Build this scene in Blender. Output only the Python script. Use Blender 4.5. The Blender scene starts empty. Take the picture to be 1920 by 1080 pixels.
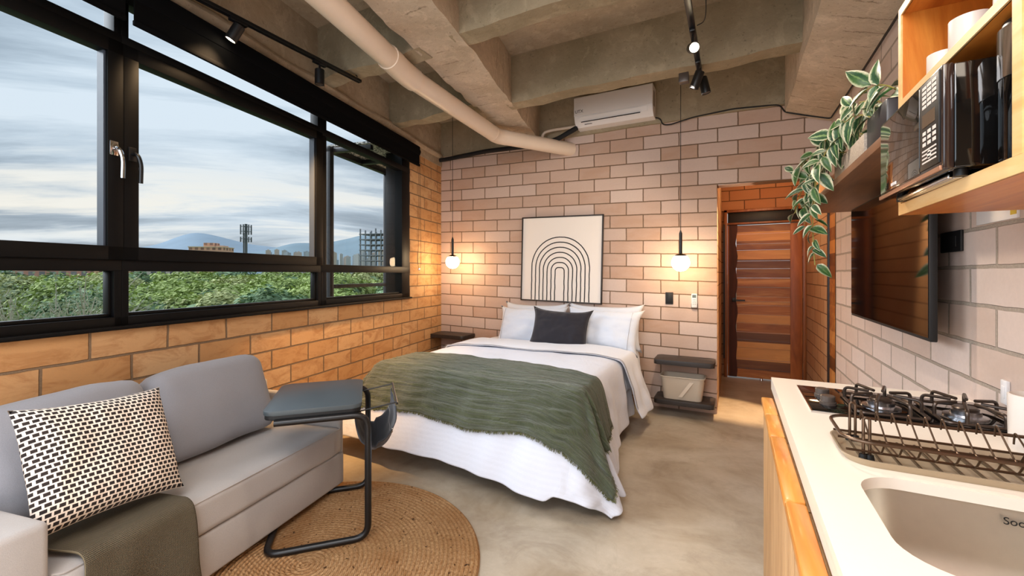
import bpy, bmesh, math, random
from math import sin, cos, pi, radians, sqrt, atan2, exp
from mathutils import Vector, Matrix, noise
random.seed(7)
sc = bpy.context.scene
C = sc.collection

# ------------------------------------------------------------------ camera, sky, exposure
cam_d = bpy.data.cameras.new('camera'); cam = bpy.data.objects.new('camera', cam_d); C.objects.link(cam)
cam.location = (0, 0, 1.35); cam.rotation_euler = (pi/2, 0, radians(27.4))
cam_d.sensor_width = 36; cam_d.lens = 36*802/1920; cam_d.shift_y = -26/1920
cam_d.clip_start = .02; cam_d.clip_end = 20000
sc.camera = cam
sc.view_settings.view_transform = 'Standard'; sc.view_settings.look = 'None'
sc.view_settings.gamma = 1; sc.view_settings.use_curve_mapping = False
sc.view_settings.exposure = 0.22

def lin(c):
    return tuple(((v/255)/12.92 if v/255 <= .04045 else ((v/255+.055)/1.055)**2.4) for v in c)

class NT:
    """small helper for node trees"""
    def __init__(s, tree): s.t = tree; s.n = tree.nodes; s.l = tree.links
    def node(s, typ, **kw):
        nd = s.n.new(typ)
        for k, v in kw.items(): setattr(nd, k, v)
        return nd
    def link(s, a, b): s.l.new(a, b)
    def setin(s, nd, key, v):
        if hasattr(v, 'is_output') or isinstance(v, bpy.types.NodeSocket): s.l.new(v, nd.inputs[key])
        elif v is not None: nd.inputs[key].default_value = v
    def math(s, op, a, b=None, c=None, clamp=False):
        nd = s.node('ShaderNodeMath', operation=op, use_clamp=clamp)
        for i, v in enumerate((a, b, c)):
            if v is not None: s.setin(nd, i, v)
        return nd.outputs[0]
    def mix(s, f, a, b, blend='MIX'):
        nd = s.node('ShaderNodeMix', data_type='RGBA', blend_type=blend)
        s.setin(nd, 0, f); s.setin(nd, 6, col(a)); s.setin(nd, 7, col(b)); return nd.outputs[2]
    def ramp(s, f, stops, interp='LINEAR'):
        nd = s.node('ShaderNodeValToRGB'); nd.color_ramp.interpolation = interp
        e = nd.color_ramp.elements
        while len(e) < len(stops): e.new(.5)
        for i, (p, c) in enumerate(stops): e[i].position = p; e[i].color = col(c)
        s.setin(nd, 0, f); return nd.outputs[0]
    def noise(s, vec, scale, detail=4, rough=.5, dist=0):
        nd = s.node('ShaderNodeTexNoise'); s.setin(nd, 'Vector', vec); nd.inputs['Scale'].default_value = scale
        nd.inputs['Detail'].default_value = detail; nd.inputs['Roughness'].default_value = rough; nd.inputs['Distortion'].default_value = dist
        return nd.outputs[0]
    def mapping(s, vec, loc=(0,0,0), rot=(0,0,0), scale=(1,1,1)):
        nd = s.node('ShaderNodeMapping'); s.setin(nd, 0, vec)
        nd.inputs[1].default_value = loc; nd.inputs[2].default_value = rot; nd.inputs[3].default_value = scale
        return nd.outputs[0]
    def sep(s, vec): nd = s.node('ShaderNodeSeparateXYZ'); s.setin(nd, 0, vec); return nd.outputs
    def comb(s, x, y, z=0.0):
        nd = s.node('ShaderNodeCombineXYZ'); s.setin(nd, 0, x); s.setin(nd, 1, y); s.setin(nd, 2, z); return nd.outputs[0]
    def bump(s, h, strength=.3, dist=.01, normal=None):
        nd = s.node('ShaderNodeBump'); s.setin(nd, 'Height', h); nd.inputs['Strength'].default_value = strength; nd.inputs['Distance'].default_value = dist
        if normal is not None: s.setin(nd, 'Normal', normal)
        return nd.outputs[0]
def col(c):
    if isinstance(c, (tuple, list)):
        if max(c) > 1.001: c = lin(c)
        return (*c[:3], 1)
    return c

world = bpy.data.worlds.new('sky'); sc.world = world; world.use_nodes = True
w = NT(world.node_tree); w.n.clear()
tc = w.node('ShaderNodeTexCoord')
sx, sy, sz = w.sep(tc.outputs['Generated'])
den = w.math('MAXIMUM', w.math('ADD', sz, .22), .04)
pv = w.comb(w.math('DIVIDE', sx, den), w.math('DIVIDE', sy, den), 0.0)
pr = w.mapping(pv, rot=(0, 0, -.93)); n1 = w.noise(w.mapping(pr, loc=(3.1, 1.7, 0), scale=(.55, 1.7, 1)), 1.25, 8, .6, .35)
n2 = w.noise(w.mapping(pr, loc=(8, 2.3, 0), scale=(.7, 1.3, 1)), .6, 5, .5, .3)
cl = w.math('ADD', w.math('MULTIPLY', n1, .65), w.math('MULTIPLY', n2, .45))
base = w.ramp(cl, [(.43, (112, 130, 146)), (.50, (146, 162, 176)), (.55, (182, 198, 211)), (.61, (212, 225, 235))])
blue = w.ramp(sz, [(.0, (214, 208, 196)), (.10, (190, 199, 206)), (.3, (190, 208, 224)), (.65, (158, 184, 213))])
skc = w.mix(.26, base, blue)
glow = w.math('MULTIPLY', w.ramp(sz, [(.04, (0, 0, 0)), (.09, (1., 1., 1.)), (.15, (.8, .8, .8)), (.24, (0, 0, 0))]), w.ramp(n1, [(.46, (0, 0, 0)), (.60, (1., 1., 1.))]))
skc = w.mix(w.math('MULTIPLY', glow, .6), skc, (246, 236, 215))
ground = w.math('GREATER_THAN', sz, -.02)
skc = w.mix(ground, (90, 96, 84), skc)
bg = w.node('ShaderNodeBackground'); w.link(skc, bg.inputs[0]); bg.inputs[1].default_value = .98
wo = w.node('ShaderNodeOutputWorld'); w.link(bg.outputs[0], wo.inputs[0])

def lamp(name, kind, loc, energy, color, size=.1, direction=None, **kw):
    d = bpy.data.lights.new(name, kind); o = bpy.data.objects.new(name, d); C.objects.link(o)
    o.location = loc; d.energy = energy; d.color = color
    if kind == 'AREA': d.shape = 'RECTANGLE'; d.size = size[0]; d.size_y = size[1]
    elif kind != 'SUN': d.shadow_soft_size = size
    if direction is not None: o.rotation_euler = Vector(direction).to_track_quat('-Z', 'Y').to_euler()
    for k, v in kw.items(): setattr(d, k, v)
    return o
WARM = (1.0, .66, .36); SOFT = (1.0, .86, .70); COOL = (.70, .85, 1.0); NEUT = (1.0, .98, .98)
# added soft fill lights, unseen behind and above the camera, to brighten the room
lamp('fill_behind', 'AREA', (-1.3, -1.2, 2.0), 38, COOL, (2.6, 1.5), (.0, 1, -.18))  # added cool fill from behind, not a window
lamp('fill_overhead', 'AREA', (-.7, -.2, 2.85), 64, NEUT, (1.6, 1.2), (-.1, .5, -1))  # added overhead fill, no fixture
lamp('fill_kitchen', 'AREA', (.2, .35, 2.75), 10, SOFT, (.8, .6), (.25, .6, -1))  # added warm fill above the worktop side, no lamp there
lamp('fill_low', 'AREA', (-1.0, -.6, .6), 20, NEUT, (1.8, .8), (0, 1, .75))  # added low fill aimed upward, not real bounce

# soft overcast daylight from the side of the windows
lamp('daylight', 'SUN', (-6, 0, 6), 5.5, (.84, .92, 1.0), 0, (.80, .22, -.52), angle=radians(50))
# ------------------------------------------------------------------ object helpers
def tagp(o, label=None, cat=None, group=None, kind=None):
    if label: o['label'] = label
    if cat: o['category'] = cat
    if group: o['group'] = group
    if kind: o['kind'] = kind
    return o
def obj(name, bm, mat, parent=None, smooth=35, mats=None):
    me = bpy.data.meshes.new(name)
    if isinstance(bm, bmesh.types.BMesh):
        bmesh.ops.recalc_face_normals(bm, faces=bm.faces)
        bm.to_mesh(me); bm.free()
    else: me = bm
    for m in (mats or [mat]): me.materials.append(m)
    if smooth:
        for p in me.polygons: p.use_smooth = True
        me.set_sharp_from_angle(angle=radians(smooth))
    o = bpy.data.objects.new(name, me); C.objects.link(o)
    if parent: o.parent = parent
    return o
def thing(name, label, cat, loc=(0,0,0), rz=0, group=None):
    o = bpy.data.objects.new(name, None); C.objects.link(o); o.empty_display_size = .05
    o.location = loc; o.rotation_euler = (0, 0, rz)
    return tagp(o, label, cat, group)
def struct(name, bm, mat, parent=None, **k):
    o = obj(name, bm, mat, parent, **k)
    if parent is None: o['kind'] = 'structure'
    return o
def NB(): return bmesh.new()
def box(bm, x0, x1, y0, y1, z0, z1, bev=0, seg=2, M=None):
    t = bmesh.new()
    bmesh.ops.create_cube(t, size=1)
    for v in t.verts: v.co = Vector(((x0+x1)/2+v.co.x*(x1-x0), (y0+y1)/2+v.co.y*(y1-y0), (z0+z1)/2+v.co.z*(z1-z0)))
    if bev: bmesh.ops.bevel(t, geom=list(t.edges), offset=bev, segments=seg, profile=.5, affect='EDGES')
    merge(bm, t, M); return bm
def merge(bm, t, M=None):
    if M is not None: bmesh.ops.transform(t, matrix=M, verts=t.verts)
    uvt = t.loops.layers.uv.active; uvb = bm.loops.layers.uv.active
    mp = {}
    for v in t.verts: mp[v] = bm.verts.new(v.co)
    for f in t.faces:
        try: nf = bm.faces.new([mp[v] for v in f.verts])
        except ValueError: continue
        nf.material_index = f.material_index
        if uvt and uvb:
            for a, b in zip(f.loops, nf.loops): b[uvb].uv = a[uvt].uv
    t.free()
def smooth_path(pts, r=.05, n=6, closed=False):
    pts = [Vector(p) for p in pts]; out = []
    N = len(pts)
    for i, p in enumerate(pts):
        if not closed and i in (0, N-1): out.append(p); continue
        a = pts[i-1]; b = pts[(i+1) % N]
        da = (a-p); db = (b-p); ra = min(r, da.length*.48); rb = min(r, db.length*.48)
        A = p+da.normalized()*ra; B = p+db.normalized()*rb
        for k in range(n+1):
            t = k/n; out.append(A*(1-t)**2+p*2*t*(1-t)+B*t*t)
    return out
def tube(bm, pts, r, seg=8, closed=False, caps=True, flat=1.0):
    pts = [Vector(p) for p in pts]; q = [pts[0]]
    for p in pts[1:]:
        if (p-q[-1]).length > 1e-5: q.append(p)
    pts = q; N = len(pts)
    rad = r if callable(r) else (lambda t: r)
    tang = []
    for i in range(N):
        a = pts[i-1] if (i > 0 or closed) else pts[i]; b = pts[(i+1) % N] if (i < N-1 or closed) else pts[i]
        tang.append((b-a).normalized())
    t0 = tang[0]; up = Vector((0, 0, 1)) if abs(t0.z) < .9 else Vector((1, 0, 0))
    nrm = (up - t0*up.dot(t0)).normalized()
    rings = []
    for i in range(N):
        t = tang[i]; nrm = (nrm - t*nrm.dot(t)).normalized(); bi = t.cross(nrm)
        R = rad(i/max(1, N-1))
        rings.append([bm.verts.new(pts[i]+(nrm*cos(2*pi*k/seg)+bi*sin(2*pi*k/seg)*flat)*R) for k in range(seg)])
    rng = range(N if closed else N-1)
    for i in rng:
        A = rings[i]; B = rings[(i+1) % N]
        for k in range(seg): bm.faces.new((A[k], A[(k+1) % seg], B[(k+1) % seg], B[k]))
    if caps and not closed:
        bm.faces.new(rings[0]); bm.faces.new(rings[-1])
    return bm
def lathe(bm, prof, loc=(0,0,0), seg=24, M=None):
    t = bmesh.new(); rings = []
    for r, z in prof:
        if r < 1e-5: rings.append([t.verts.new((0, 0, z))])
        else: rings.append([t.verts.new((r*cos(2*pi*k/seg), r*sin(2*pi*k/seg), z)) for k in range(seg)])
    for A, B in zip(rings, rings[1:]):
        for k in range(seg):
            a = A[k % len(A)]; b = A[(k+1) % len(A)]; c = B[(k+1) % len(B)]; d = B[k % len(B)]
            vs = []
            for v in (a, b, c, d):
                if v not in vs: vs.append(v)
            if len(vs) > 2: t.faces.new(vs)
    mm = Matrix.Translation(loc)
    if M is not None: mm = mm @ M
    merge(bm, t, mm); return bm
def prism(bm, poly, z0, z1, bev=0, M=None, seg=2):
    t = bmesh.new()
    lo = [t.verts.new((x, y, z0)) for x, y in poly]; hi = [t.verts.new((x, y, z1)) for x, y in poly]
    n = len(poly); t.faces.new(lo[::-1]); t.faces.new(hi)
    for i in range(n): t.faces.new((lo[i], lo[(i+1) % n], hi[(i+1) % n], hi[i]))
    if bev:
        es = [e for e in t.edges if abs(e.verts[0].co.z-e.verts[1].co.z) < 1e-6]
        bmesh.ops.bevel(t, geom=es, offset=bev, segments=seg, profile=.5, affect='EDGES')
    merge(bm, t, M); return bm
def rrect(x0, x1, y0, y1, r, n=6):
    out = []
    for cx, cy, a in ((x1-r, y1-r, 0), (x0+r, y1-r, 90), (x0+r, y0+r, 180), (x1-r, y0+r, 270)):
        for k in range(n+1):
            t = radians(a+90*k/n); out.append((cx+r*cos(t), cy+r*sin(t)))
    return out
def grid(fn, nu, nv, uvscale=(1, 1), bm=None):
    bm = bm or NB(); uv = bm.loops.layers.uv.verify()
    V = [[bm.verts.new(fn(i/nu, j/nv)) for j in range(nv+1)] for i in range(nu+1)]
    for i in range(nu):
        for j in range(nv):
            f = bm.faces.new((V[i][j], V[i+1][j], V[i+1][j+1], V[i][j+1]))
            for l, (a, b) in zip(f.loops, ((i, j), (i+1, j), (i+1, j+1), (i, j+1))): l[uv].uv = (a/nu*uvscale[0], b/nv*uvscale[1])
    return bm
def solidify(o, t, off=0):
    m = o.modifiers.new('thickness', 'SOLIDIFY'); m.thickness = t; m.offset = off; return o
def subsurf(o, n=1):
    m = o.modifiers.new('smooth', 'SUBSURF'); m.levels = n; m.render_levels = n; return o
def text_obj(name, body, size, mat, parent, M, depth=.0006):
    cu = bpy.data.curves.new(name, 'FONT'); cu.body = body; cu.size = size; cu.extrude = depth; cu.align_x = 'CENTER'; cu.align_y = 'CENTER'
    tmp = bpy.data.objects.new('tmp', cu); C.objects.link(tmp)
    dg = bpy.context.evaluated_depsgraph_get(); me = bpy.data.meshes.new_from_object(tmp.evaluated_get(dg))
    bpy.data.objects.remove(tmp); me.materials.clear(); me.materials.append(mat)
    o = bpy.data.objects.new(name, me); C.objects.link(o); o.parent = parent; o.matrix_local = M
    return o

# ------------------------------------------------------------------ materials
MATS = {}
def newmat(name):
    m = bpy.data.materials.new(name); m.use_nodes = True; t = NT(m.node_tree); t.n.clear()
    o = t.node('ShaderNodeOutputMaterial'); b = t.node('ShaderNodeBsdfPrincipled'); t.link(b.outputs[0], o.inputs[0])
    MATS[name] = m; return m, t, b, o
def simple(name, c, rough=.5, metal=0, spec=.5, noise_amt=0, nscale=20, bump=0, bscale=200, sheen=0, emit=None, es=0, coat=0):
    m, t, b, o = newmat(name)
    b.inputs['Roughness'].default_value = rough; b.inputs['Metallic'].default_value = metal
    b.inputs['Specular IOR Level'].default_value = spec
    cc = col(c)
    co = t.node('ShaderNodeTexCoord').outputs['Object']
    if noise_amt:
        n = t.noise(co, nscale, 5, .6)
        cc = t.mix(n, tuple(max(0, x*(1-noise_amt)) for x in lin(c) ) if max(c) > 1.001 else tuple(x*(1-noise_amt) for x in c), tuple(min(1, x*(1+noise_amt)) for x in (lin(c) if max(c) > 1.001 else c)))
        t.link(cc, b.inputs['Base Color'])
    else: b.inputs['Base Color'].default_value = cc
    if bump:
        t.link(t.bump(t.noise(co, bscale, 3), bump, .002), b.inputs['Normal'])
    if sheen: b.inputs['Sheen Weight'].default_value = sheen
    if coat: b.inputs['Coat Weight'].default_value = coat; b.inputs['Coat Roughness'].default_value = .08
    if emit: b.inputs['Emission Color'].default_value = col(emit); b.inputs['Emission Strength'].default_value = es
    return m

def brick_mat(name, axis, off, tilt, c1, c2, mortar, row=.1345, mort=.006, bd=.004, stain=0, extra=None):
    m, t, b, o = newmat(name)
    tc = t.node('ShaderNodeTexCoord').outputs['Object']
    x, y, z = t.sep(tc)
    h = x if axis == 'x' else y
    yy = t.math('ADD', t.math('SUBTRACT', z, off[1]), t.math('MULTIPLY', h, tilt))
    vec = t.comb(t.math('ADD', h, off[0]), yy, 0.0)
    wob = t.node('ShaderNodeTexNoise'); t.link(tc, wob.inputs['Vector']); wob.inputs['Scale'].default_value = 9; wob.inputs['Detail'].default_value = 3
    dv = t.node('ShaderNodeVectorMath', operation='MULTIPLY_ADD'); t.link(wob.outputs[1], dv.inputs[0]); dv.inputs[1].default_value = (.010, .007, 0); t.link(vec, dv.inputs[2])
    sb = t.node('ShaderNodeVectorMath', operation='SUBTRACT'); t.link(dv.outputs[0], sb.inputs[0]); sb.inputs[1].default_value = (.005, .0035, 0)
    br = t.node('ShaderNodeTexBrick'); br.offset = .5; br.offset_frequency = 2; br.squash = 1
    t.link(sb.outputs[0], br.inputs['Vector'])
    br.inputs['Color1'].default_value = col(c1); br.inputs['Color2'].default_value = col(c2); br.inputs['Mortar'].default_value = col(mortar)
    br.inputs['Scale'].default_value = 1; br.inputs['Mortar Size'].default_value = mort; br.inputs['Mortar Smooth'].default_value = .35
    br.inputs['Bias'].default_value = 0; br.inputs['Brick Width'].default_value = .348; br.inputs['Row Height'].default_value = row
    n = t.noise(t.mapping(tc, scale=(1, 1, 2.5)), 3.5, 6, .65)
    fine = t.noise(tc, 60, 4, .7)
    c = t.mix(t.math('MULTIPLY', t.ramp(n, [(.38, (0, 0, 0)), (.66, (1., 1., 1.))]), .30), br.outputs['Color'], c2 if extra is None else extra)
    if stain:
        s = t.noise(t.mapping(tc, scale=(1, 3.2, 7) if axis == 'y' else (3.2, 1, 7)), 1.6, 5, .7, .8)
        c = t.mix(t.math('MULTIPLY', t.ramp(s, [(.47, (0, 0, 0)), (.64, (1., 1., 1.))]), stain), c, (160, 104, 56))
    c = t.mix(t.math('MULTIPLY', fine, .34), c, tuple(v*.55 for v in lin(c1)))
    c = t.mix(br.outputs['Fac'], c, t.mix(t.noise(tc, 150, 2), mortar, tuple(min(1, v*2.0) for v in lin(mortar))))
    t.link(c, b.inputs['Base Color']); b.inputs['Roughness'].default_value = .85; b.inputs['Specular IOR Level'].default_value = .25
    hgt = t.math('ADD', t.math('MULTIPLY', br.outputs['Fac'], -1.0), t.math('ADD', t.math('MULTIPLY', fine, .12), t.math('MULTIPLY', n, .25)))
    t.link(t.bump(hgt, .9, bd), b.inputs['Normal'])
    return m
M_back = brick_mat('brick_back', 'x', (.1377, .600-.0268*.144), .0268, (216, 194, 182), (188, 150, 124), (100, 80, 64), row=.1349, extra=(214, 190, 178))
M_left = brick_mat('brick_left', 'y', (-.019, .945-.133*20), 0, (214, 172, 126), (196, 144, 92), (104, 84, 64), row=.133, mort=.0065, bd=.010, stain=.62)
M_right = brick_mat('brick_right', 'y', (.139, .9745-.1335*20), 0, (216, 197, 186), (200, 174, 157), (134, 122, 110), row=.1335, mort=.0075, extra=(224, 205, 194))
M_corr = brick_mat('brick_corridor', 'x', (.05, .02), 0, (196, 146, 108), (178, 120, 82), (84, 60, 44), row=.1349)
M_corr_y = brick_mat('brick_corridor_side', 'y', (.05, .02), 0, (208, 172, 136), (196, 152, 114), (110, 84, 64), row=.1349)

def concrete(name, c1, c2, scale=1.2, bd=.02, bs=.5, rough=.9, streak=0):
    m, t, b, o = newmat(name); tc = t.node('ShaderNodeTexCoord').outputs['Object']
    n = t.noise(tc, scale, 8, .62, .4); n2 = t.noise(tc, scale*14, 6, .7); n3 = t.noise(tc, scale*3.2, 7, .65)
    c = t.mix(t.ramp(n, [(.36, (0, 0, 0)), (.64, (1., 1., 1.))]), c1, c2)
    c = t.mix(t.math('MULTIPLY', n2, .45), c, tuple(v*.5 for v in lin(c1)))
    pt = t.noise(tc, scale*4.5, 6, .7, .6); c = t.mix(t.math('MULTIPLY', t.ramp(pt, [(.54, (0, 0, 0)), (.60, (1., 1., 1.))]), .20), c, tuple(min(1, v*1.35) for v in lin(c2)))
    sp = t.ramp(t.noise(tc, 38, 3, .6), [(.30, (1., 1., 1.)), (.36, (0, 0, 0))])
    c = t.mix(t.math('MULTIPLY', sp, .45), c, tuple(v*.35 for v in lin(c1)))
    if streak:
        fx = t.sep(tc); ln_ = t.math('LESS_THAN', t.math('FRACT', t.math('ADD', t.math('MULTIPLY', fx[1], 6.5), t.math('MULTIPLY', n2, .35))), .07)
        mk = t.ramp(t.noise(t.mapping(tc, scale=(2.5, 1, 1)), 2.2, 4), [(.50, (0, 0, 0)), (.56, (1., 1., 1.))])
        c = t.mix(t.math('MULTIPLY', t.math('MULTIPLY', ln_, mk), .5), c, (96, 76, 56))
    t.link(c, b.inputs['Base Color']); b.inputs['Roughness'].default_value = rough; b.inputs['Specular IOR Level'].default_value = .2
    t.link(t.bump(t.math('ADD', n3, t.math('MULTIPLY', n2, .5)), bs, bd), b.inputs['Normal'])
    return m
M_conc = concrete('ceiling_concrete', (170, 152, 128), (198, 180, 156), 1.6, .02)
M_conc_beam = concrete('beam_concrete', (190, 172, 150), (218, 200, 178), 2.2, .02, .5, streak=1)
M_joist = concrete('joist_concrete', (148, 134, 108), (176, 160, 134), 1.5, .015)
# polished cement floor
m, t, b, o = newmat('polished_cement'); tc = t.node('ShaderNodeTexCoord').outputs['Object']
n = t.noise(tc, 1.0, 9, .6, .7); n2 = t.noise(t.mapping(tc, rot=(0, 0, .7), scale=(1, 1.6, 1)), 1.7, 8, .62, .8); n3 = t.noise(tc, 24, 4, .7)
c = t.mix(t.ramp(n, [(.35, (0, 0, 0)), (.66, (1., 1., 1.))]), (150, 134, 112), (192, 178, 158))
c = t.mix(t.math('MULTIPLY', t.ramp(n2, [(.42, (0, 0, 0)), (.62, (1., 1., 1.))]), .45), c, (204, 194, 178))
c = t.mix(t.math('MULTIPLY', n3, .28), c, (100, 86, 70)); c = t.mix(t.math('MULTIPLY', t.ramp(t.noise(tc, 3.1, 8, .7, .9), [(.52, (0, 0, 0)), (.68, (1., 1., 1.))]), .30), c, (112, 94, 74))
t.link(c, b.inputs['Base Color']); t.link(t.ramp(n, [(.3, (.30, .30, .30)), (.7, (.48, .48, .48))]), b.inputs['Roughness'])
b.inputs['Specular IOR Level'].default_value = .45
t.link(t.bump(n2, .15, .004), b.inputs['Normal']); M_floor = m

def wood(name, c1, c2, c3, axis='y', scale=1.0, rough=.42, coat=.0, planks=None):
    m, t, b, o = newmat(name); tc = t.node('ShaderNodeTexCoord').outputs['Object']
    st = {'x': (.18, 1.6, 1.6), 'y': (1.6, .18, 1.6), 'z': (1.6, 1.6, .18)}[axis]
    v = t.mapping(tc, scale=st)
    n = t.noise(v, 7*scale, 6, .6, 1.3); n2 = t.noise(v, 34*scale, 5, .7, .4)
    c = t.ramp(n, [(.3, c1), (.5, c2), (.68, c3)])
    c = t.mix(t.math('MULTIPLY', n2, .35), c, tuple(x*.55 for x in lin(c1)))
    if planks:
        ax, wd = planks; s = t.sep(tc)['xyz'.index(ax)]
        wn = t.node('ShaderNodeTexWhiteNoise', noise_dimensions='1D'); t.link(t.math('FLOOR', t.math('DIVIDE', s, wd)), wn.inputs['W'])
        c = t.mix(t.ramp(wn.outputs['Value'], [(.0, (.85, .85, .85)), (.45, (.5, .5, .5)), (.6, (0, 0, 0))]), c, tuple(x*.30 for x in lin(c1)))
        c = t.mix(t.ramp(wn.outputs['Value'], [(.72, (0, 0, 0)), (.8, (.6, .6, .6))]), c, c3)
    t.link(c, b.inputs['Base Color']); b.inputs['Roughness'].default_value = rough
    if coat: b.inputs['Coat Weight'].default_value = coat; b.inputs['Coat Roughness'].default_value = .15
    t.link(t.bump(n2, .12, .002), b.inputs['Normal'])
    return m
M_shelf = wood('honey_wood', (172, 88, 22), (204, 116, 36), (224, 142, 56), 'z', 1, .38, .2)
M_shelfy = wood('honey_wood_long', (178, 94, 28), (210, 124, 44), (230, 152, 68), 'y', 1, .38, .2)
M_edge = wood('pale_wood_edge', (224, 168, 98), (238, 190, 124), (246, 208, 150), 'y', 1, .5)
M_cab = wood('fluted_oak', (160, 118, 76), (186, 142, 96), (204, 160, 112), 'z', 1.2, .5)
M_doortop = wood('golden_door_edge', (196, 112, 32), (220, 146, 60), (236, 176, 92), 'y', 1.5, .4, .2)
M_door = wood('reddish_door_boards', (150, 84, 36), (190, 116, 52), (228, 164, 90), 'x', .8, .45, .0, planks=('z', .1185))
M_doorv = wood('door_stile_wood', (140, 74, 30), (176, 98, 44), (200, 120, 58), 'z', .8, .5)
M_doordark = wood('dark_stile_wood', (62, 26, 12), (80, 36, 18), (98, 46, 22), 'z', .8, .7)
M_jamb = wood('jamb_wood', (120, 66, 30), (152, 90, 44), (172, 104, 54), 'z', 1, .4)
M_brown = wood('brown_shelf_wood', (104, 70, 48), (126, 86, 58), (140, 96, 66), 'y', 1, .5)
M_spoon = wood('spoon_wood', (220, 176, 118), (234, 194, 140), (240, 206, 156), 'z', 1, .5)

M_black = simple('black_metal', (14, 14, 16), .38, 0, .5)
M_blackm = simple('matt_black', (17, 16, 17), .6)
M_frame = simple('black_window_frame', (4, 4, 5), .5, 0, .22)
M_blind = simple('black_blind_fabric', (5, 5, 6), .9, 0, .1)
M_gasket = simple('grey_gasket', (62, 68, 78), .4)
M_chrome = simple('chrome', (210, 210, 212), .14, 1)
M_steel = simple('brushed_steel', (206, 196, 182), .42, 1, noise_amt=.06, nscale=40)
M_darksteel = simple('bronze_wire', (92, 72, 56), .30, .8)
M_iron = simple('grate_iron', (70, 58, 50), .32, .6)
M_white = simple('white_plastic', (226, 222, 220), .35)
M_whitem = simple('white_ceramic', (226, 216, 206), .3)
M_pvc = simple('cream_pvc', (224, 204, 184), .35, noise_amt=.04, nscale=6)
M_counter = simple('white_quartz', (236, 224, 208), .28, noise_amt=.02, nscale=60)
M_glassblack = simple('black_glass', (10, 9, 9), .05, 0, .6)
M_tv = simple('tv_screen', (6, 6, 7), .06, 0, .5)
M_dark = simple('near_black', (8, 8, 8), .5)
M_shelfdark = wood('charcoal_wood', (38, 31, 28), (50, 42, 38), (62, 52, 47), 'x', 1, .45)
M_basket = simple('beige_plastic', (196, 180, 160), .55, bump=.2, bscale=120)
M_foil = simple('burner_aluminium', (200, 200, 205), .25, 1)
M_hose = simple('foam_hose', (18, 16, 16), .8, bump=.4, bscale=60)
M_grey = simple('knob_grey', (84, 74, 68), .35, .3)
M_tabletop = simple('slate_grey_laminate', (66, 74, 78), .42, noise_amt=.04, nscale=80)
M_hall = simple('plaster', (214, 190, 160), .8)

def fabric(name, c, dark=.86, scale=900, bs=.35, bd=.0015, sheen=.2, noisy=.12, ns=6):
    m, t, b, o = newmat(name); tc = t.node('ShaderNodeTexCoord').outputs['Object']
    n = t.noise(tc, ns, 5, .6); f = t.noise(tc, scale*.5, 2, .7)
    l = lin(c)
    cc = t.mix(n, tuple(v*(1-noisy) for v in l), tuple(min(1, v*(1+noisy)) for v in l))
    cc = t.mix(f, cc, tuple(v*dark*.8 for v in l))
    t.link(cc, b.inputs['Base Color']); b.inputs['Roughness'].default_value = .92; b.inputs['Specular IOR Level'].default_value = .15
    b.inputs['Sheen Weight'].default_value = sheen
    t.link(t.bump(t.math('ADD', f, t.math('MULTIPLY', t.noise(tc, 28, 4, .6), .8)), bs, bd), b.inputs['Normal'])
    return m
M_sofa = fabric('pale_grey_linen', (190, 184, 180))
M_sofac = fabric('blue_grey_linen', (152, 152, 158))
M_sheet = fabric('white_cotton', (228, 232, 242), .95, noisy=.02)
M_pillow = fabric('white_pillow_cotton', (226, 232, 244), .95, noisy=.02)
M_cushion = fabric('charcoal_cushion', (50, 48, 54), .8)
M_bag = fabric('dark_grey_pouch', (58, 60, 66), .8)
# green gauze
m, t, b, o = newmat('green_gauze'); uv = t.node('ShaderNodeUVMap').outputs[0]; tc = t.node('ShaderNodeTexCoord').outputs['Object']
g1 = t.noise(t.mapping(uv, scale=(9, 60, 1)), 1, 5, .65, .6); g2 = t.noise(t.mapping(uv, scale=(60, 22, 1)), 1, 4, .6, .4); g3 = t.noise(tc, 3, 4)
c = t.mix(t.ramp(g1, [(.35, (0, 0, 0)), (.65, (1., 1., 1.))]), (54, 60, 42), (84, 90, 66)); c = t.mix(t.math('MULTIPLY', g3, .35), c, (98, 102, 78))
t.link(c, b.inputs['Base Color']); b.inputs['Roughness'].default_value = .95; b.inputs['Sheen Weight'].default_value = .3; b.inputs['Specular IOR Level'].default_value = .1
t.link(t.bump(t.math('ADD', g1, t.math('MULTIPLY', g2, .4)), 1.0, .022), b.inputs['Normal']); M_green = m
M_fringe = simple('green_fringe', (96, 98, 60), .95)
# striped satin duvet
m, t, b, o = newmat('striped_white_duvet'); uv = t.node('ShaderNodeUVMap').outputs[0]; tc = t.node('ShaderNodeTexCoord').outputs['Object']
ux, uy, _ = t.sep(uv)
st = t.math('SINE', t.math('MULTIPLY', uy, 2*pi*58.0)); st = t.ramp(t.math('MULTIPLY_ADD', st, .5, .5), [(.4, (0, 0, 0)), (.6, (1., 1., 1.))])
n = t.noise(tc, 9, 6, .6, .4)
c = t.mix(t.math('MULTIPLY', st, .16), (206, 209, 220), (182, 185, 197))
t.link(c, b.inputs['Base Color']); t.link(t.mix(st, (.9, .9, .9), (.55, .55, .55)), b.inputs['Roughness']); b.inputs['Sheen Weight'].default_value = .2
t.link(t.bump(n, .5, .02), b.inputs['Normal']); M_duvet = m
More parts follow.
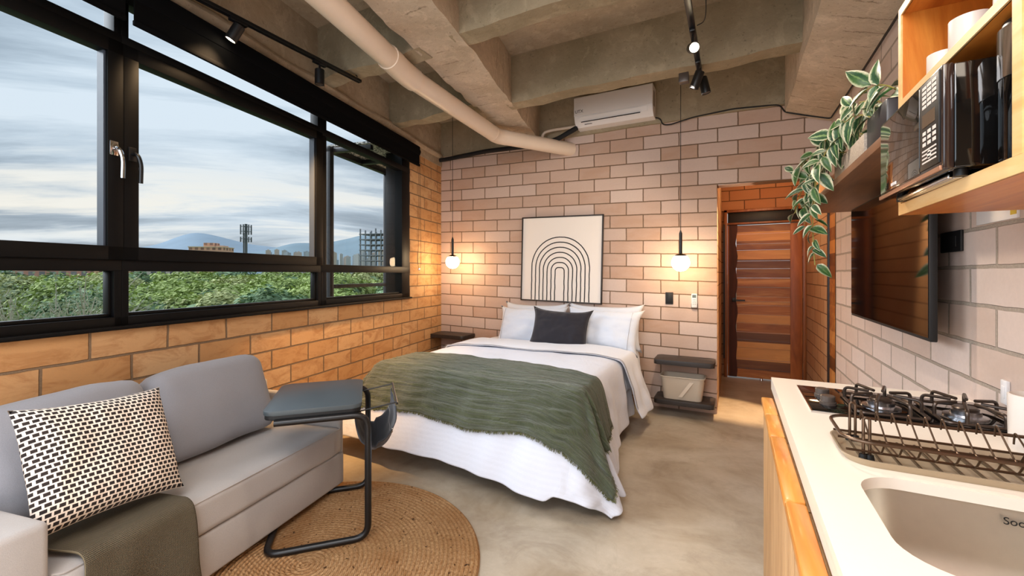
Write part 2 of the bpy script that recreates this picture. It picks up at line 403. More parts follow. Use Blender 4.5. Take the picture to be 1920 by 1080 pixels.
# crochet cushion: staggered dark openings in cream yarn
m, t, b, o = newmat('cream_black_weave'); uv = t.node('ShaderNodeUVMap').outputs[0]
br = t.node('ShaderNodeTexBrick'); br.offset = .5; t.link(t.mapping(uv, rot=(0, 0, .0)), br.inputs['Vector'])
br.inputs['Scale'].default_value = 1; br.inputs['Mortar Size'].default_value = .0064; br.inputs['Mortar Smooth'].default_value = .12; br.inputs['Brick Width'].default_value = 1/23; br.inputs['Row Height'].default_value = 1/26
br.inputs['Color1'].default_value = col((34, 26, 24)); br.inputs['Color2'].default_value = col((46, 36, 32)); br.inputs['Mortar'].default_value = col((238, 222, 206))
t.link(br.outputs['Color'], b.inputs['Base Color']); b.inputs['Roughness'].default_value = .95
t.link(t.bump(br.outputs['Fac'], .9, .006), b.inputs['Normal']); M_weave = m
# waffle throw
m, t, b, o = newmat('olive_waffle'); uv = t.node('ShaderNodeUVMap').outputs[0]; ux, uy, _ = t.sep(uv); tc = t.node('ShaderNodeTexCoord').outputs['Object']
wa = t.math('MULTIPLY', t.math('ABSOLUTE', t.math('SINE', t.math('MULTIPLY', ux, pi*105))), t.math('ABSOLUTE', t.math('SINE', t.math('MULTIPLY', uy, pi*150))))
c = t.mix(t.ramp(wa, [(.12, (0, 0, 0)), (.7, (1., 1., 1.))]), (128, 116, 92), (56, 50, 40))
t.link(c, b.inputs['Base Color']); b.inputs['Roughness'].default_value = .95; t.link(t.bump(wa, -.8, .004) if False else t.bump(t.math('MULTIPLY', wa, -1.0), .8, .004), b.inputs['Normal']); M_waffle = m
# jute rug
m, t, b, o = newmat('braided_jute'); tc = t.node('ShaderNodeTexCoord').outputs['Object']
x, y, z = t.sep(tc); rr = t.math('SQRT', t.math('ADD', t.math('MULTIPLY', x, x), t.math('MULTIPLY', y, y))); an = t.math('ARCTAN2', y, x)
n = t.noise(tc, 70, 4, .7); nb = t.noise(tc, 3.5, 5, .65, .5)
ring = t.math('ABSOLUTE', t.math('SINE', t.math('MULTIPLY', rr, pi/.021)))
br2 = t.math('SINE', t.math('ADD', t.math('MULTIPLY', t.math('MULTIPLY', an, rr), 260.0), t.math('MULTIPLY', rr, 900.0)))
c = t.mix(t.ramp(n, [(.3, (0, 0, 0)), (.7, (1., 1., 1.))]), (150, 106, 66), (216, 176, 130))
c = t.mix(t.math('MULTIPLY', t.ramp(nb, [(.4, (0, 0, 0)), (.65, (1., 1., 1.))]), .7), c, (158, 110, 66))
c = t.mix(t.math('MULTIPLY', t.math('SUBTRACT', 1.0, ring), .38), c, (104, 68, 38))
sp = t.ramp(t.noise(tc, 48, 3, .5), [(.28, (1., 1., 1.)), (.35, (0, 0, 0))]); c = t.mix(sp, c, (70, 44, 26))
t.link(c, b.inputs['Base Color']); b.inputs['Roughness'].default_value = .95; b.inputs['Specular IOR Level'].default_value = .1
t.link(t.bump(t.math('ADD', ring, t.math('ADD', n, t.math('MULTIPLY', br2, .2))), .9, .008), b.inputs['Normal']); M_jute = m
# window glass: clear sheet with a little mirror reflection
m = bpy.data.materials.new('window_glass'); m.use_nodes = True; t = NT(m.node_tree); t.n.clear()
o = t.node('ShaderNodeOutputMaterial'); tr = t.node('ShaderNodeBsdfTransparent'); gl = t.node('ShaderNodeBsdfGlossy'); gl.inputs['Roughness'].default_value = 0
gl.inputs[0].default_value = (.8, .8, .8, 1)
fr = t.node('ShaderNodeFresnel'); fr.inputs[0].default_value = 1.3; mx = t.node('ShaderNodeMixShader')
t.link(t.math('MULTIPLY', fr.outputs[0], .02), mx.inputs[0]); t.link(tr.outputs[0], mx.inputs[1]); t.link(gl.outputs[0], mx.inputs[2]); t.link(mx.outputs[0], o.inputs[0]); M_glass = m
# lit opal globe
M_globe = simple('lit_opal_glass', (255, 240, 215), .3, emit=(1.0, .72, .42), es=48)
M_lit = simple('lit_spot_lens', (255, 230, 190), .3, emit=(1.0, .82, .55), es=30)
# variegated leaf
m, t, b, o = newmat('variegated_leaf'); uv = t.node('ShaderNodeUVMap').outputs[0]; ux, uy, _ = t.sep(uv); tc = t.node('ShaderNodeTexCoord').outputs['Object']
ed = t.math('ABSOLUTE', t.math('SUBTRACT', uy, .5))
ed2 = t.math('ADD', ed, t.math('ADD', t.math('MULTIPLY', t.math('SUBTRACT', t.noise(uv, 9, 3), .5), .22), t.math('MULTIPLY', t.math('SUBTRACT', t.noise(tc, 7, 2), .5), .45)))
c = t.ramp(ed2, [(.0, (120, 150, 92)), (.05, (40, 76, 46)), (.27, (46, 84, 54)), (.34, (140, 160, 116)), (.40, (226, 220, 190))])
lo_ = t.noise(tc, 9, 2); c = t.mix(t.math('MULTIPLY', t.ramp(lo_, [(.5, (0, 0, 0)), (.6, (1., 1., 1.))]), .5), c, (72, 112, 40))
t.link(c, b.inputs['Base Color']); b.inputs['Roughness'].default_value = .45; M_leaf = m
M_stem = simple('plant_stem', (150, 140, 70), .6)

# ------------------------------------------------------------------ frames of reference
TH = math.atan(.1977)                       # the facade wall stands 11 degrees off the other walls
OLX = -2.515
ML = Matrix.Translation((OLX, 0, 0)) @ Matrix.Rotation(TH, 4, 'Z')
def L2W(x, s, z=0): return ML @ Vector((x, s, z))
def put_left(o): o.matrix_world = ML; return o
YB = 4.57; XR = .755; XC = -.144; ZC = 2.91; ZS = 3.32

# ------------------------------------------------------------------ room shell
a_ = L2W(-.2, -3.35); b_ = L2W(-.2, 0); c_ = L2W(-.2, (7.2-b_.y)/cos(TH))
bm = NB(); prism(bm, [(a_.x, a_.y), (2.2, -3.3), (2.2, 7.2), (c_.x, 7.2)], -.12, 0); struct('floor', bm, M_floor)
# back wall with the opening to the corridor
bm = NB(); box(bm, -3.75, XC, YB, YB+.15, 0, 3.4); box(bm, XC, 1.0, YB, YB+.15, 2.205, 3.4); struct('wall_back', bm, M_back)
# right wall: up to the side door
bm = NB(); box(bm, XR, XR+.15, -3.0, 4.40, 0, 3.4); box(bm, XR, XR+.15, 4.40, YB, 2.2, 3.4); struct('wall_right', bm, M_right)
# left wall below the window, right of it and above it
bm = NB(); box(bm, -.2, 0, -3.4, 4.80, 0, 1.088); box(bm, -.2, 0, 3.842, 4.80, 1.088, 2.80); put_left(struct('wall_left', bm, M_left))
bm = NB(); box(bm, -.08, .012, -3.4, 4.80, 2.755, 3.4)
def ridge(u, v):
    s = -1+u*5.7; a = v*2*pi
    r = .035+.02*noise.noise(Vector((s*2.2, 0, 0)))
    return Vector((.012+r*cos(a), s, 2.885+.02*noise.noise(Vector((s*1.3, 5, 0)))+r*1.1*sin(a)))
merge(bm, grid(ridge, 90, 10)); put_left(struct('wall_left_upper', bm, M_conc))
bpy.data.objects['wall_left_upper'].name = 'trim_1'
# rear wall behind the camera
bm = NB(); box(bm, -3.4, 1.0, -3.2, -3.05, 0, 3.4); struct('wall_rear', bm, M_hall)
# corridor
bm = NB(); box(bm, XC-.12, XC, YB+.15, 6.45, 0, 2.7); struct('wall_corridor_left', bm, M_corr_y)
bm = NB(); box(bm, XR+.035, XR+.18, 4.975, 6.45, 0, 2.7); box(bm, XR+.03, XR+.18, 4.40, 4.975, 2.2, 2.7); struct('wall_corridor_right', bm, M_corr_y)
bm = NB(); box(bm, XC-.12, 1.0, 6.33, 6.45, 2.19, 2.7); box(bm, XC-.12, -.115, 6.33, 6.45, 0, 2.19); struct('wall_corridor_end', bm, M_corr)
bm = NB(); box(bm, XC-.12, 1.0, YB+.15, 6.5, 2.68, 2.8); struct('ceiling_corridor', bm, M_hall)
# waffle ceiling: slab, joists, beams
def rough_box(bm, x0, x1, y0, y1, z0, z1, amp=.012, step=.07, M=None, shear=None):
    """concrete member with hand-rough arrises"""
    t = bmesh.new(); ln = max(x1-x0, y1-y0); along = 'x' if x1-x0 > y1-y0 else 'y'
    n = max(2, int(ln/step)); wd = min(x1-x0, y1-y0); k = 4
    prof = []
    h = z1-z0
    for i in range(k+1): prof.append((i/k, 0))
    for i in range(1, 4): prof.append((1, i/3))
    prof = [(0, 1-i/3) for i in range(0, 3)] + prof
    rings = []
    for i in range(n+1):
        p = i/n; ring = []
        for a, b_ in prof:
            if along == 'x': v = Vector((x0+(x1-x0)*p, y0+(y1-y0)*a, z0+h*b_))
            else: v = Vector((x0+(x1-x0)*a, y0+(y1-y0)*p, z0+h*b_))
            f = noise.noise_vector(v*2.3+Vector((z0*7, x0*3, 0)))*amp + noise.noise_vector(v*9)*amp*.5
            if b_ > .9: f *= .2
            ring.append(t.verts.new(v+f))
        rings.append(ring)
    for A, B in zip(rings, rings[1:]):
        for j in range(len(prof)-1): t.faces.new((A[j], A[j+1], B[j+1], B[j]))
    if shear:
        for v in t.verts: v.co = shear(v.co)
    merge(bm, t, M)
def plan(off, y1): a = L2W(off, -3.35); b_ = L2W(off, 0); k_ = (y1-b_.y)/cos(TH); c_ = L2W(off, k_); return [(a.x, a.y), (2.2, -3.2), (2.2, y1), (c_.x, y1)]
bm = NB(); prism(bm, plan(-.08, YB+.2), ZS, ZS+.12); struct('ceiling', bm, M_conc)
bm = NB(); rough_box(bm, -.19, .19, 0, 6.9, ZC-.005, ZS+.01, .024, .05, M=Matrix.Translation((-.959, -2.2, 0)) @ Matrix.Rotation(math.atan(.1816), 4, 'Z'))
struct('ceiling_beam', bm, M_conc_beam)
bm = NB()
def shr(c):
    z = c.z-(c.x-.41)*.37 if c.z < 3.0 and c.x > .45 else c.z
    return Vector((c.x, c.y, max(z, 2.665)))
rough_box(bm, .41, XR+.04, -3, YB+.02, 2.80, ZS+.01, .01, .09, shear=shr); struct('ceiling_beam', bm, M_conc_beam)
for y0, y1 in ((3.43, 3.585), (2.29, 2.43), (1.13, 1.27), (-.03, .11), (-1.19, -1.05)):
    bm = NB(); xb = -1.165-.1816*y0
    rough_box(bm, xb-.06, .47, y0, y1, ZC-.01, ZS+.01, .017, .05); struct('ceiling_joist', bm, M_joist)
    bm = NB(); rough_box(bm, -2.60-.1977*y0, xb-.33, y0-(.09 if y0 > 3 else -.03), y1-(.09 if y0 > 3 else -.03), ZC-.01, ZS+.01, .022, .05); struct('ceiling_joist', bm, M_joist)
bm = NB(); rough_box(bm, -3.6, .45, YB-.03, YB+.1, 2.885, ZS+.01, .008, .1); struct('ceiling_edge_beam', bm, M_joist)

# ------------------------------------------------------------------ window along the facade (local frame: x into room, y along wall)
Z0, Z1, Z2, Z3 = 1.088, 1.365, 1.488, 2.433
def frame_part(parent, name, boxes, mat=M_frame, bev=.003):
    bm = NB()
    for b_ in boxes: box(bm, *b_, bev=bev)
    return obj(name, bm, mat, parent)
def window_unit(n, s0, s1, kind):
    w_ = bpy.data.objects.new('window_%d' % n, None); C.objects.link(w_); w_['kind'] = 'structure'; w_.matrix_world = ML
    fx0, fx1 = -.075, .0
    frame_part(w_, 'frame', [(fx0, fx1, s0, s1, Z0, Z0+.05), (fx0, fx1, s0, s1, 2.715, 2.757), (fx0, fx1, s0, s0+.032, Z0, 2.757), (fx0 if kind == 'sash' else -.2, fx1, s1-.032 if kind == 'sash' else s1-.165, s1, Z0, 2.757)]+([] if kind == 'sash' else [(fx0, fx1, s0+.03, s0+.07, Z0, 2.757)]))
    frame_part(w_, 'rail', [(fx0, fx1+.002, s0, s1, Z1, Z1+.065), (fx0, fx1+.002, s0, s1, Z3+.055, Z3+.112)])
    g = .028
    bm = NB(); box(bm, -.045, -.039, s0+.02, s1-.02, Z0+.04, Z1+.01); obj('lower_pane', bm, M_glass, w_, smooth=0)
    frame_part(w_, 'glazing_bead', [(-.06, -.02, s0+.03, s1-.03, Z0+.05, Z0+.067), (-.06, -.02, s0+.03, s0+.045, Z0+.05, Z1), (-.06, -.02, s1-.045, s1-.03, Z0+.05, Z1)], M_frame)
    bm = NB(); box(bm, -.045, -.039, s0+.02, s1-.02, Z3+.09, 2.73); obj('top_pane', bm, M_glass, w_, smooth=0)
    if kind == 'sash':
        sw = bpy.data.objects.new('sash', None); C.objects.link(sw); sw.parent = w_
        zz0, zz1 = Z1+.055, Z3+.065; sx0, sx1 = -.05, .016; wd = .074
        a, b_ = s0-.006+.0, s1+.006
        bm = NB()
        box(bm, sx0, sx1, a, b_, zz0, Z2, .003); box(bm, sx0, sx1, a, b_, Z3, zz1, .003)
        box(bm, sx0, sx1, a, a+wd, zz0, zz1, .003); box(bm, sx0, sx1, b_-wd, b_, zz0, zz1, .003)
        obj('sash_frame', bm, M_frame, sw)
        bm = NB(); box(bm, -.045, .0, a+wd, a+wd+.006, Z2, Z3); box(bm, -.045, .0, b_-wd-.008, b_-wd, Z2, Z3); obj('gasket', bm, M_gasket, sw)
        bm = NB(); box(bm, -.03, -.024, a+wd-.01, b_-wd+.01, Z2-.01, Z3+.01); obj('sash_pane', bm, M_glass, sw, smooth=0)
    else:
        bm = NB(); box(bm, -.045, -.039, s0+.02, s1-.02, Z1+.03, Z3+.09); obj('fixed_pane', bm, M_glass, w_, smooth=0)
        frame_part(w_, 'glazing_bead', [(-.06, -.02, s0+.03, s0+.052, Z1+.06, Z3+.06), (-.06, -.02, s0+.068, s0+.078, Z1+.06, Z3+.06)], M_gasket)
    return w_
def window_handle(parent, s, z, ds, label=None):
    bm = NB(); box(bm, .014, .022, s-.018, s+.018, z-.035, z+.035, .003)
    tube(bm, smooth_path([(.02, s, z), (.055, s, z+.0), (.062, s+ds*.012, z-.05), (.055, s+ds*.014, z-.145)], .03), .0085, 8, flat=1.2)
    h = obj('window_handle', bm, M_chrome if label else M_black, parent)
    if label: h['label'] = label
    return h
w0 = window_unit(1, -1.35, -.4, 'sash'); w1 = window_unit(2, -.4, 1.018, 'sash'); w2 = window_unit(3, 1.018, 2.42, 'sash'); w3 = window_unit(4, 2.42, 3.842, 'fixed')
window_handle(w1, .975, 1.965, 1, 'chrome window handle'); window_handle(w2, 1.055, 1.955, 1)
bm = NB(); box(bm, -.09, .03, -1.4, 3.85, Z0-.012, Z0+.006, .003); put_left(struct('window_sill', bm, M_frame)); bpy.data.objects['window_sill'].name = 'trim_2'

# roller blinds
def blind(s0, s1, label):
    t_ = thing('roller_blind', label, 'blind', group='black roller blinds over the window top'); t_.matrix_world = ML
    bm = NB(); box(bm, .02, .105, s0, s1, 2.70, 2.80, .008); obj('cassette', bm, M_blind, t_)
    bm = NB(); tube(bm, [(.06, s0+.005, 2.745), (.06, s1+.012, 2.745)], .045, 16); obj('roller', bm, M_blind, t_)
    bm = NB(); box(bm, .092, .098, s0+.01, s1-.01, 2.585, 2.74); obj('blind_fabric', bm, M_blind, t_)
    bm = NB(); box(bm, .085, .105, s0+.008, s1-.008, 2.574, 2.60, .004); obj('bottom_bar', bm, M_blind, t_)
    return t_
blind(-1.35, .985, 'black roller blind rolled up over the window nearest the sofa arm')
b2 = blind(1.003, 3.90, 'long black roller blind over the wide window, ending near the brick corner')
bm = NB()
cp = [(.07+.0, 3.925, 2.74), (.075, 3.925, 1.9), (.07, 3.90, 1.50), (.07, 3.915, 1.43), (.07, 3.95, 1.40), (.07, 3.975, 1.45), (.07, 3.97, 1.9), (.07, 3.955, 2.74)]
tube(bm, smooth_path(cp, .05), .0022, 6); obj('pull_cord', bm, simple('cord_brown', (74, 60, 48), .6), b2)
bm = NB(); lathe(bm, [(0, -.018), (.011, -.012), (.013, 0), (.008, .016), (0, .018)], (.07, 3.93, 1.405), 12); obj('cord_weight', bm, M_chrome, b2)

# ------------------------------------------------------------------ corridor door
D = bpy.data.objects.new('door_1', None); C.objects.link(D); D['kind'] = 'structure'; D.location = (0, 6.30, 0)
def dpart(n, boxes, mat, bev=.004):
    bm = NB()
    for b_ in boxes: box(bm, *b_, bev=bev)
    return obj(n, bm, mat, D)
dpart('door_frame', [(-.113, -.075, -.02, .1, 0, 2.19), (.755, .79, -.02, .1, 0, 2.19), (-.113, .79, -.02, .1, 2.155, 2.19), (-.075, .755, -.02, .1, 1.995, 2.02)], M_jamb)
dpart('transom_light', [(-.07, .75, .02, .03, 2.02, 2.155)], M_dark)
zs = [.012, .13, .255, .40, .50, .60, .72, .83, .95, 1.00, 1.06, 1.18, 1.30, 1.42, 1.52, 1.66, 1.74, 1.87, 1.985]
bm = NB()
for i in range(len(zs)-1): box(bm, .03, .64, .018+.006*((i*7) % 3), .05, zs[i]+.0015, zs[i+1]-.0015, 0)
obj('panel_boards', bm, M_door, D, smooth=0)
def wavy(u): return .035+.010*sin(u*17)+.012*noise.noise(Vector((u*5, 2, 0)))
poly = [(-.055, 0)]+[(-.055, 1.985*k/24) for k in range(25)][1:]+[(wavy(1.985*k/24), 1.985*k/24) for k in range(24, -1, -1)]
bm = NB(); prism(bm, [(x, z) for x, z in poly], 0, .035, M=Matrix.Translation((0, .04, .012)) @ Matrix.Rotation(pi/2, 4, 'X')); s_ = obj('live_edge_stile', bm, M_doordark, D); s_['label'] = 'dark live-edge stile'
dpart('hinge_stile', [(.625, .752, .008, .045, .012, 1.988)], M_doorv); dpart('lock_stile', [(-.073, -.045, .01, .045, .012, 1.988)], M_doorv)
bm = NB(); box(bm, -.02, .025, -.006, .008, .99, 1.04, .003); tube(bm, [(0, 0, 1.015), (0, -.045, 1.015)], .009, 10); tube(bm, [(0, -.045, 1.015), (.13, -.045, 1.012)], .0085, 10); h = obj('door_handle', bm, M_black, D)
for z in (.22, 1.10, 1.62, 1.80):
    bm = NB(); tube(bm, [(.757, -.004, z-.045), (.757, -.004, z+.045)], .006, 8); obj('hinge', bm, M_chrome, D)
bm = NB(); lathe(bm, [(0, 0), (.018, 0), (.018, .02), (.012, .034), (0, .036)], (.31, -.07, 0), 14); ds = obj('door_stop', bm, M_chrome, D)
bm = NB(); box(bm, -.12, -.102, -.05, -.02, .25, 2.0); obj('side_strip', bm, M_dark, D)
# dark wooden side door in the right wall
D2 = bpy.data.objects.new('door_2', None); C.objects.link(D2); D2['kind'] = 'structure'; D2.location = (XR, 0, 0)
bm = NB(); box(bm, .0, .10, 4.40, 4.435, 0, 2.2, .003); box(bm, .03, .13, 4.945, 4.975, 0, 2.2, .003); obj('door_frame', bm, simple('dark_frame_wood', (34, 18, 12), .4), D2)
bm = NB(); box(bm, .045, .085, 4.43, 4.95, .01, 2.2, .003); obj('door_leaf', bm, M_door, D2)

# ------------------------------------------------------------------ corridor lamp and warm lamps
bm = NB(); lathe(bm, [(0, 0), (.028, 0), (.04, -.02), (.04, -.03), (.03, -.034), (0, -.034)], (0, 0, 0), 18)
cl_ = thing('ceiling_spotlight', 'small ceiling spotlight in the corridor behind the opening', 'ceiling light', (.1, 4.82, 2.68)); obj('housing', bm, M_white, cl_)
lamp('corridor_spot', 'SPOT', (.12, 4.78, 2.62), 430, WARM, .02, (-.12, -.13, -1), spot_size=radians(36), spot_blend=.25)
lamp('corridor_glow', 'POINT', (.4, 5.5, 2.3), 7, WARM, .08)

# ------------------------------------------------------------------ duct pipe, cables, hose
P = thing('drain_pipe', 'thick cream PVC pipe running under the ceiling beside the big beam', 'pipe')
def pipe_seg(pts, name, r=.075):
    bm = NB(); tube(bm, pts, r, 20); return obj(name, bm, M_pvc, P)
pA, pB, pC, pD, pE = Vector((-1.80, 1.05, 2.80)), Vector((-2.06, 2.20, 2.80)), Vector((-2.11, 2.44, 2.795)), Vector((-2.17, 3.85, 2.775)), Vector((-1.62, 4.60, 2.755))
pipe_seg([pA+(pA-pB)*2.2, pB], 'pipe_length'); pipe_seg(smooth_path([pC, pD, pE], .10), 'pipe_length')
bm = NB(); tube(bm, [pB+(pA-pB).normalized()*.05, pB, (pB+pC)/2+Vector((-.005, 0, 0)), pC, pC+(pD-pC).normalized()*.05], .083, 20); obj('elbow_joint', bm, M_pvc, P)
bm = NB(); tube(bm, smooth_path([pD+(pC-pD).normalized()*.11, pD, pD+(pE-pD).normalized()*.11], .10), .0775, 20); obj('elbow_joint', bm, M_pvc, P)
bm = NB()
tube(bm, smooth_path([(-3.49, 4.50, 2.83), (-3.3, 4.51, 2.83), (-2.7, 4.52, 2.86), (-2.1, 4.48, 2.83), (-1.75, 4.42, 2.83), (-1.60, 4.38, 2.87), (-1.50, 4.42, 2.93)], .12), .026, 12)
tagp(obj('foam_hose', bm, M_hose), 'black insulated hose along the top of the brick back wall', 'hose')
bm = NB()
tube(bm, smooth_path([(-1.50, 4.45, 2.955), (-1.80, 4.44, 2.955), (-1.90, 4.43, 2.94), (-1.915, 4.42, 2.86)], .09), .016, 12)
tagp(obj('white_conduit', bm, M_pvc), 'thin cream tube bending down from the air conditioner', 'pipe')
bm = NB()
tube(bm, smooth_path([(-.70, 4.50, 2.93), (-.655, 4.53, 2.92), (-.64, 4.535, 2.86), (-.57, 4.53, 2.845), (-.35, 4.53, 2.885), (0, 4.53, 2.905), (.28, 4.53, 2.885), (.37, 4.53, 2.875), (.405, 4.52, 2.80), (.45, 4.50, 2.775), (.55, 4.50, 2.74), (.735, 4.50, 2.68), (.735, 3.4, 2.655), (.735, 2.2, 2.655), (.735, .5, 2.655)], .035), .0065, 8)
tagp(obj('black_cable', bm, M_blackm), 'black cable from the air conditioner along the wall tops', 'cable')
bm = NB(); tube(bm, smooth_path([(-2.68, 2.38, 3.30), (-2.70, 2.37, 3.12), (-2.68, 2.36, 3.0), (-2.60, 2.40, 2.885)], .08), .004, 6)
cab_left = bm

# ------------------------------------------------------------------ track lights
def spot_head(parent, loc, direction, lit, length=.12, r=.032):
    q = Vector(direction).normalized().to_track_quat('-Z', 'Y').to_matrix().to_4x4()
    bm = NB(); lathe(bm, [(0, length*.5), (r*.9, length*.5), (r, length*.46), (r, -length*.5), (r*.86, -length*.5), (r*.8, -length*.42), (0, -length*.42)], (0, 0, 0), 20, q)
    h = obj('lamp_head', bm, M_black, parent); h.location = loc
    bm = NB(); lathe(bm, [(0, 0), (r*.8, 0), (r*.8, .004), (0, .004)], (0, 0, 0), 20, q @ Matrix.Translation((0, 0, -length*.47))); l = obj('lens', bm, M_lit if lit else M_grey, h)
    return h
T1 = thing('track_light', 'black ceiling track with two spotlights beside the window blind', 'track light', (-2.60, 0, 2.87))
bm = NB(); box(bm, -.018, .018, .6, 2.43, -.022, .0, .003); obj('track', bm, M_black, T1)
obj('power_cable', cab_left, M_blackm, T1).location = (2.60, 0, -2.87)
for y, dr, lit, dx in ((1.50, (-.4, -.35, -1), True, 0), (2.06, (-.04, .02, -1), False, -.0)):
    bm = NB(); box(bm, -.016, .016, y-.05, y+.05, -.04, -.02, .003); tube(bm, [(0, y, -.03), (0, y, -.075)], .008, 8); obj('adapter', bm, M_black, T1)
    spot_head(T1, Vector((dr[0]*.035, y+dr[1]*.03, -.095 if lit else -.125)), dr, lit, .105)
T2 = thing('track_light', 'black ceiling track with spotlights over the room centre, one shining at the viewer', 'track light', (-.225, 0, 2.868))
bm = NB(); box(bm, -.018, .018, .9, 3.52, -.022, .0, .003); obj('track', bm, M_black, T2)
tube_pts = smooth_path([(.07, 2.4, .40), (.09, 2.6, .0), (.08, 2.72, -.05), (.03, 2.80, -.02)], .08)
bm = NB(); tube(bm, tube_pts, .003, 6); obj('power_cable', bm, M_blackm, T2)
for y, dr, lit, dx in ((2.86, (.18, -.86, -.42), True, 0.0), (3.30, (-.42, .25, -1), False, -.0), (3.42, (.22, .1, -1), False, .03), (2.05, (.3, .2, -1), False, 0)):
    bm = NB(); box(bm, -.016, .016, y-.05, y+.05, -.04, -.02, .003); tube(bm, [(0, y, -.03), (dx, y, -.085)], .008, 8); obj('adapter', bm, M_black, T2)
    d_ = Vector(dr).normalized(); spot_head(T2, Vector((dx, y, -.12))+d_*.02, dr, lit)
bm = NB(); box(bm, -.14, -.07, 3.40, 3.46, -.09, -.02, .006); obj('driver_box', bm, M_grey, T2)
lamp('track_lamp_window', 'SPOT', (-2.61, 2.07, 2.66), 360, (1.0, .58, .24), .03, (-.40, .42, -1.7), spot_size=radians(66), spot_blend=.9)
lamp('track_lamp_sofa', 'SPOT', (-2.60, 1.44, 2.70), 18, WARM, .03, (-.4, -.35, -1), spot_size=radians(80), spot_blend=.7)
lamp('track_lamp_centre', 'SPOT', (-.22, 2.74, 2.70), 60, SOFT, .03, (.18, -.86, -.62), spot_size=radians(120), spot_blend=.6)
lamp('track_lamp_bed', 'SPOT', (-.26, 3.28, 2.68), 70, SOFT, .03, (-.9, .5, -1), spot_size=radians(110), spot_blend=.7)
lamp('track_lamp_wall', 'SPOT', (-.20, 3.42, 2.68), 25, SOFT, .03, (.35, .15, -1), spot_size=radians(100), spot_blend=.7)

# ------------------------------------------------------------------ pendants
def pendant(x, y, z, label, energy):
    t_ = thing('pendant_lamp', label, 'pendant lamp', (x, y, z), group='globe pendants beside the bed')
    bm = NB(); lathe(bm, [(0, -.081)]+[(.081*sin(pi*k/16), -.081*cos(pi*k/16)) for k in range(1, 15)]+[(.03, .072), (0, .072)], (0, 0, 0), 28); obj('globe', bm, M_globe, t_)
    bm = NB(); lathe(bm, [(.056, .060), (.05, .070), (.03, .080), (.012, .086), (0, .087)], (0, 0, 0), 24); lathe(bm, [(.056, .060), (.046, .062), (0, .07)], (0, 0, 0), 24); obj('cap', bm, simple('brass_cap', (96, 78, 48), .3, .9), t_)
    bm = NB(); lathe(bm, [(.0, .085), (.0145, .086), (.0145, .27), (.004, .30), (0, .30)], (0, 0, 0), 14); obj('stem', bm, M_black, t_)
    bm = NB(); tube(bm, [(0, 0, .29), (0, 0, ZS-z)], .003, 6); obj('cord', bm, M_blackm, t_)
    bm = NB(); lathe(bm, [(0, ZS-z), (.05, ZS-z), (.05, ZS-z-.028), (.045, ZS-z-.034), (0, ZS-z-.034)], (0, 0, 0), 24); obj('canopy', bm, M_black, t_)
    return t_
pendant(-.438, 4.25, 1.457, 'lit globe pendant right of the arch picture, over the wall shelf with the box', 3)
pendant(-3.01, 4.25, 1.498, 'lit globe pendant in the left corner, between window and arch picture', 3)
# ------------------------------------------------------------------ air conditioner
A = thing('air_conditioner', 'white split air conditioner mounted high on the back wall', 'air conditioner', (-1.105, YB-.03, 2.92))
bm = NB(); prof = [(0, 0), (-.12, .0), (-.175, .04), (-.195, .085), (-.20, .29), (-.185, .305), (0, .31)]
prism(bm, prof, -.40, .40, .0, M=Matrix(((0, 0, 1, 0), (1, 0, 0, 0), (0, 1, 0, 0), (0, 0, 0, 1)))); ao = obj('housing', bm, M_white, A)
bm = NB(); box(bm, -.402, .402, -.204, -.198, .10, .292, .002); obj('front_cover', bm, M_white, A)
bm = NB(); prism(bm, [(-.199, .088), (-.180, .043), (-.176, .045), (-.195, .09)], -.35, .35, M=Matrix(((0, 0, 1, 0), (1, 0, 0, 0), (0, 1, 0, 0), (0, 0, 0, 1)))); obj('louvre', bm, M_white, A)
bm = NB(); box(bm, -.33, .28, -.186, -.176, .035, .041); box(bm, -.30, -.22, -.155, -.150, .016, .020); obj('air_slot', bm, M_dark, A)
bm = NB(); box(bm, .401, .404, -.14, -.09, .10, .25, .002); obj('side_grille', bm, simple('grille_grey', (120, 110, 100), .5), A)
text_obj('maker_mark', 'UTX', .045, M_dark, A, Matrix.Translation((-.345, -.2045, .145)) @ Matrix.Rotation(pi/2, 4, 'X'))

# ------------------------------------------------------------------ arch picture
PF = thing('framed_picture', 'square black-framed picture of nested black arches above the bed', 'picture', (-1.742, YB-.012, 1.52)); PF.rotation_euler = (0, radians(1.3), 0)
S = .488
bm = NB()
for b_ in ((-S, S, -.02, .008, S-.014, S), (-S, S, -.02, .008, -S, -S+.014), (-S, -S+.014, -.02, .008, -S, S), (S-.014, S, -.02, .008, -S, S)): box(bm, *b_, bev=.002)
obj('frame', bm, simple('picture_frame_black', (46, 38, 34), .5), PF)
bm = NB(); box(bm, -S+.01, S-.01, -.008, .006, -S+.01, S-.01); obj('print', bm, simple('art_paper', (242, 232, 222), .6), PF)
bm = NB()
for i in range(7):
    hw = .056+.0485*i; top = -.095+.0575*i+.0; r = min(hw*.98, .04+.052*i)
    pts = [(-hw, -S+.015)]
    for k in range(13): pts.append((-hw, -S+.015+(top-r+S-.015)*k/12))
    for k in range(1, 13): a = pi-pi/2*k/12; pts.append((-hw+r+r*cos(a), top-r+r*sin(a)))
    for k in range(1, 13): a = pi/2-pi/2*k/12; pts.append((hw-r+r*cos(a), top-r+r*sin(a)))
    for k in range(1, 13): pts.append((hw, top-r-(top-r+S-.015)*k/12))
    P3 = [Vector((x-.005+.004*noise.noise(Vector((x*3+i, z*14, i))), -.009, z)) for x, z in pts]
    tube(bm, P3, .0064, 5, flat=.2)
obj('arch_lines', bm, M_dark, PF)
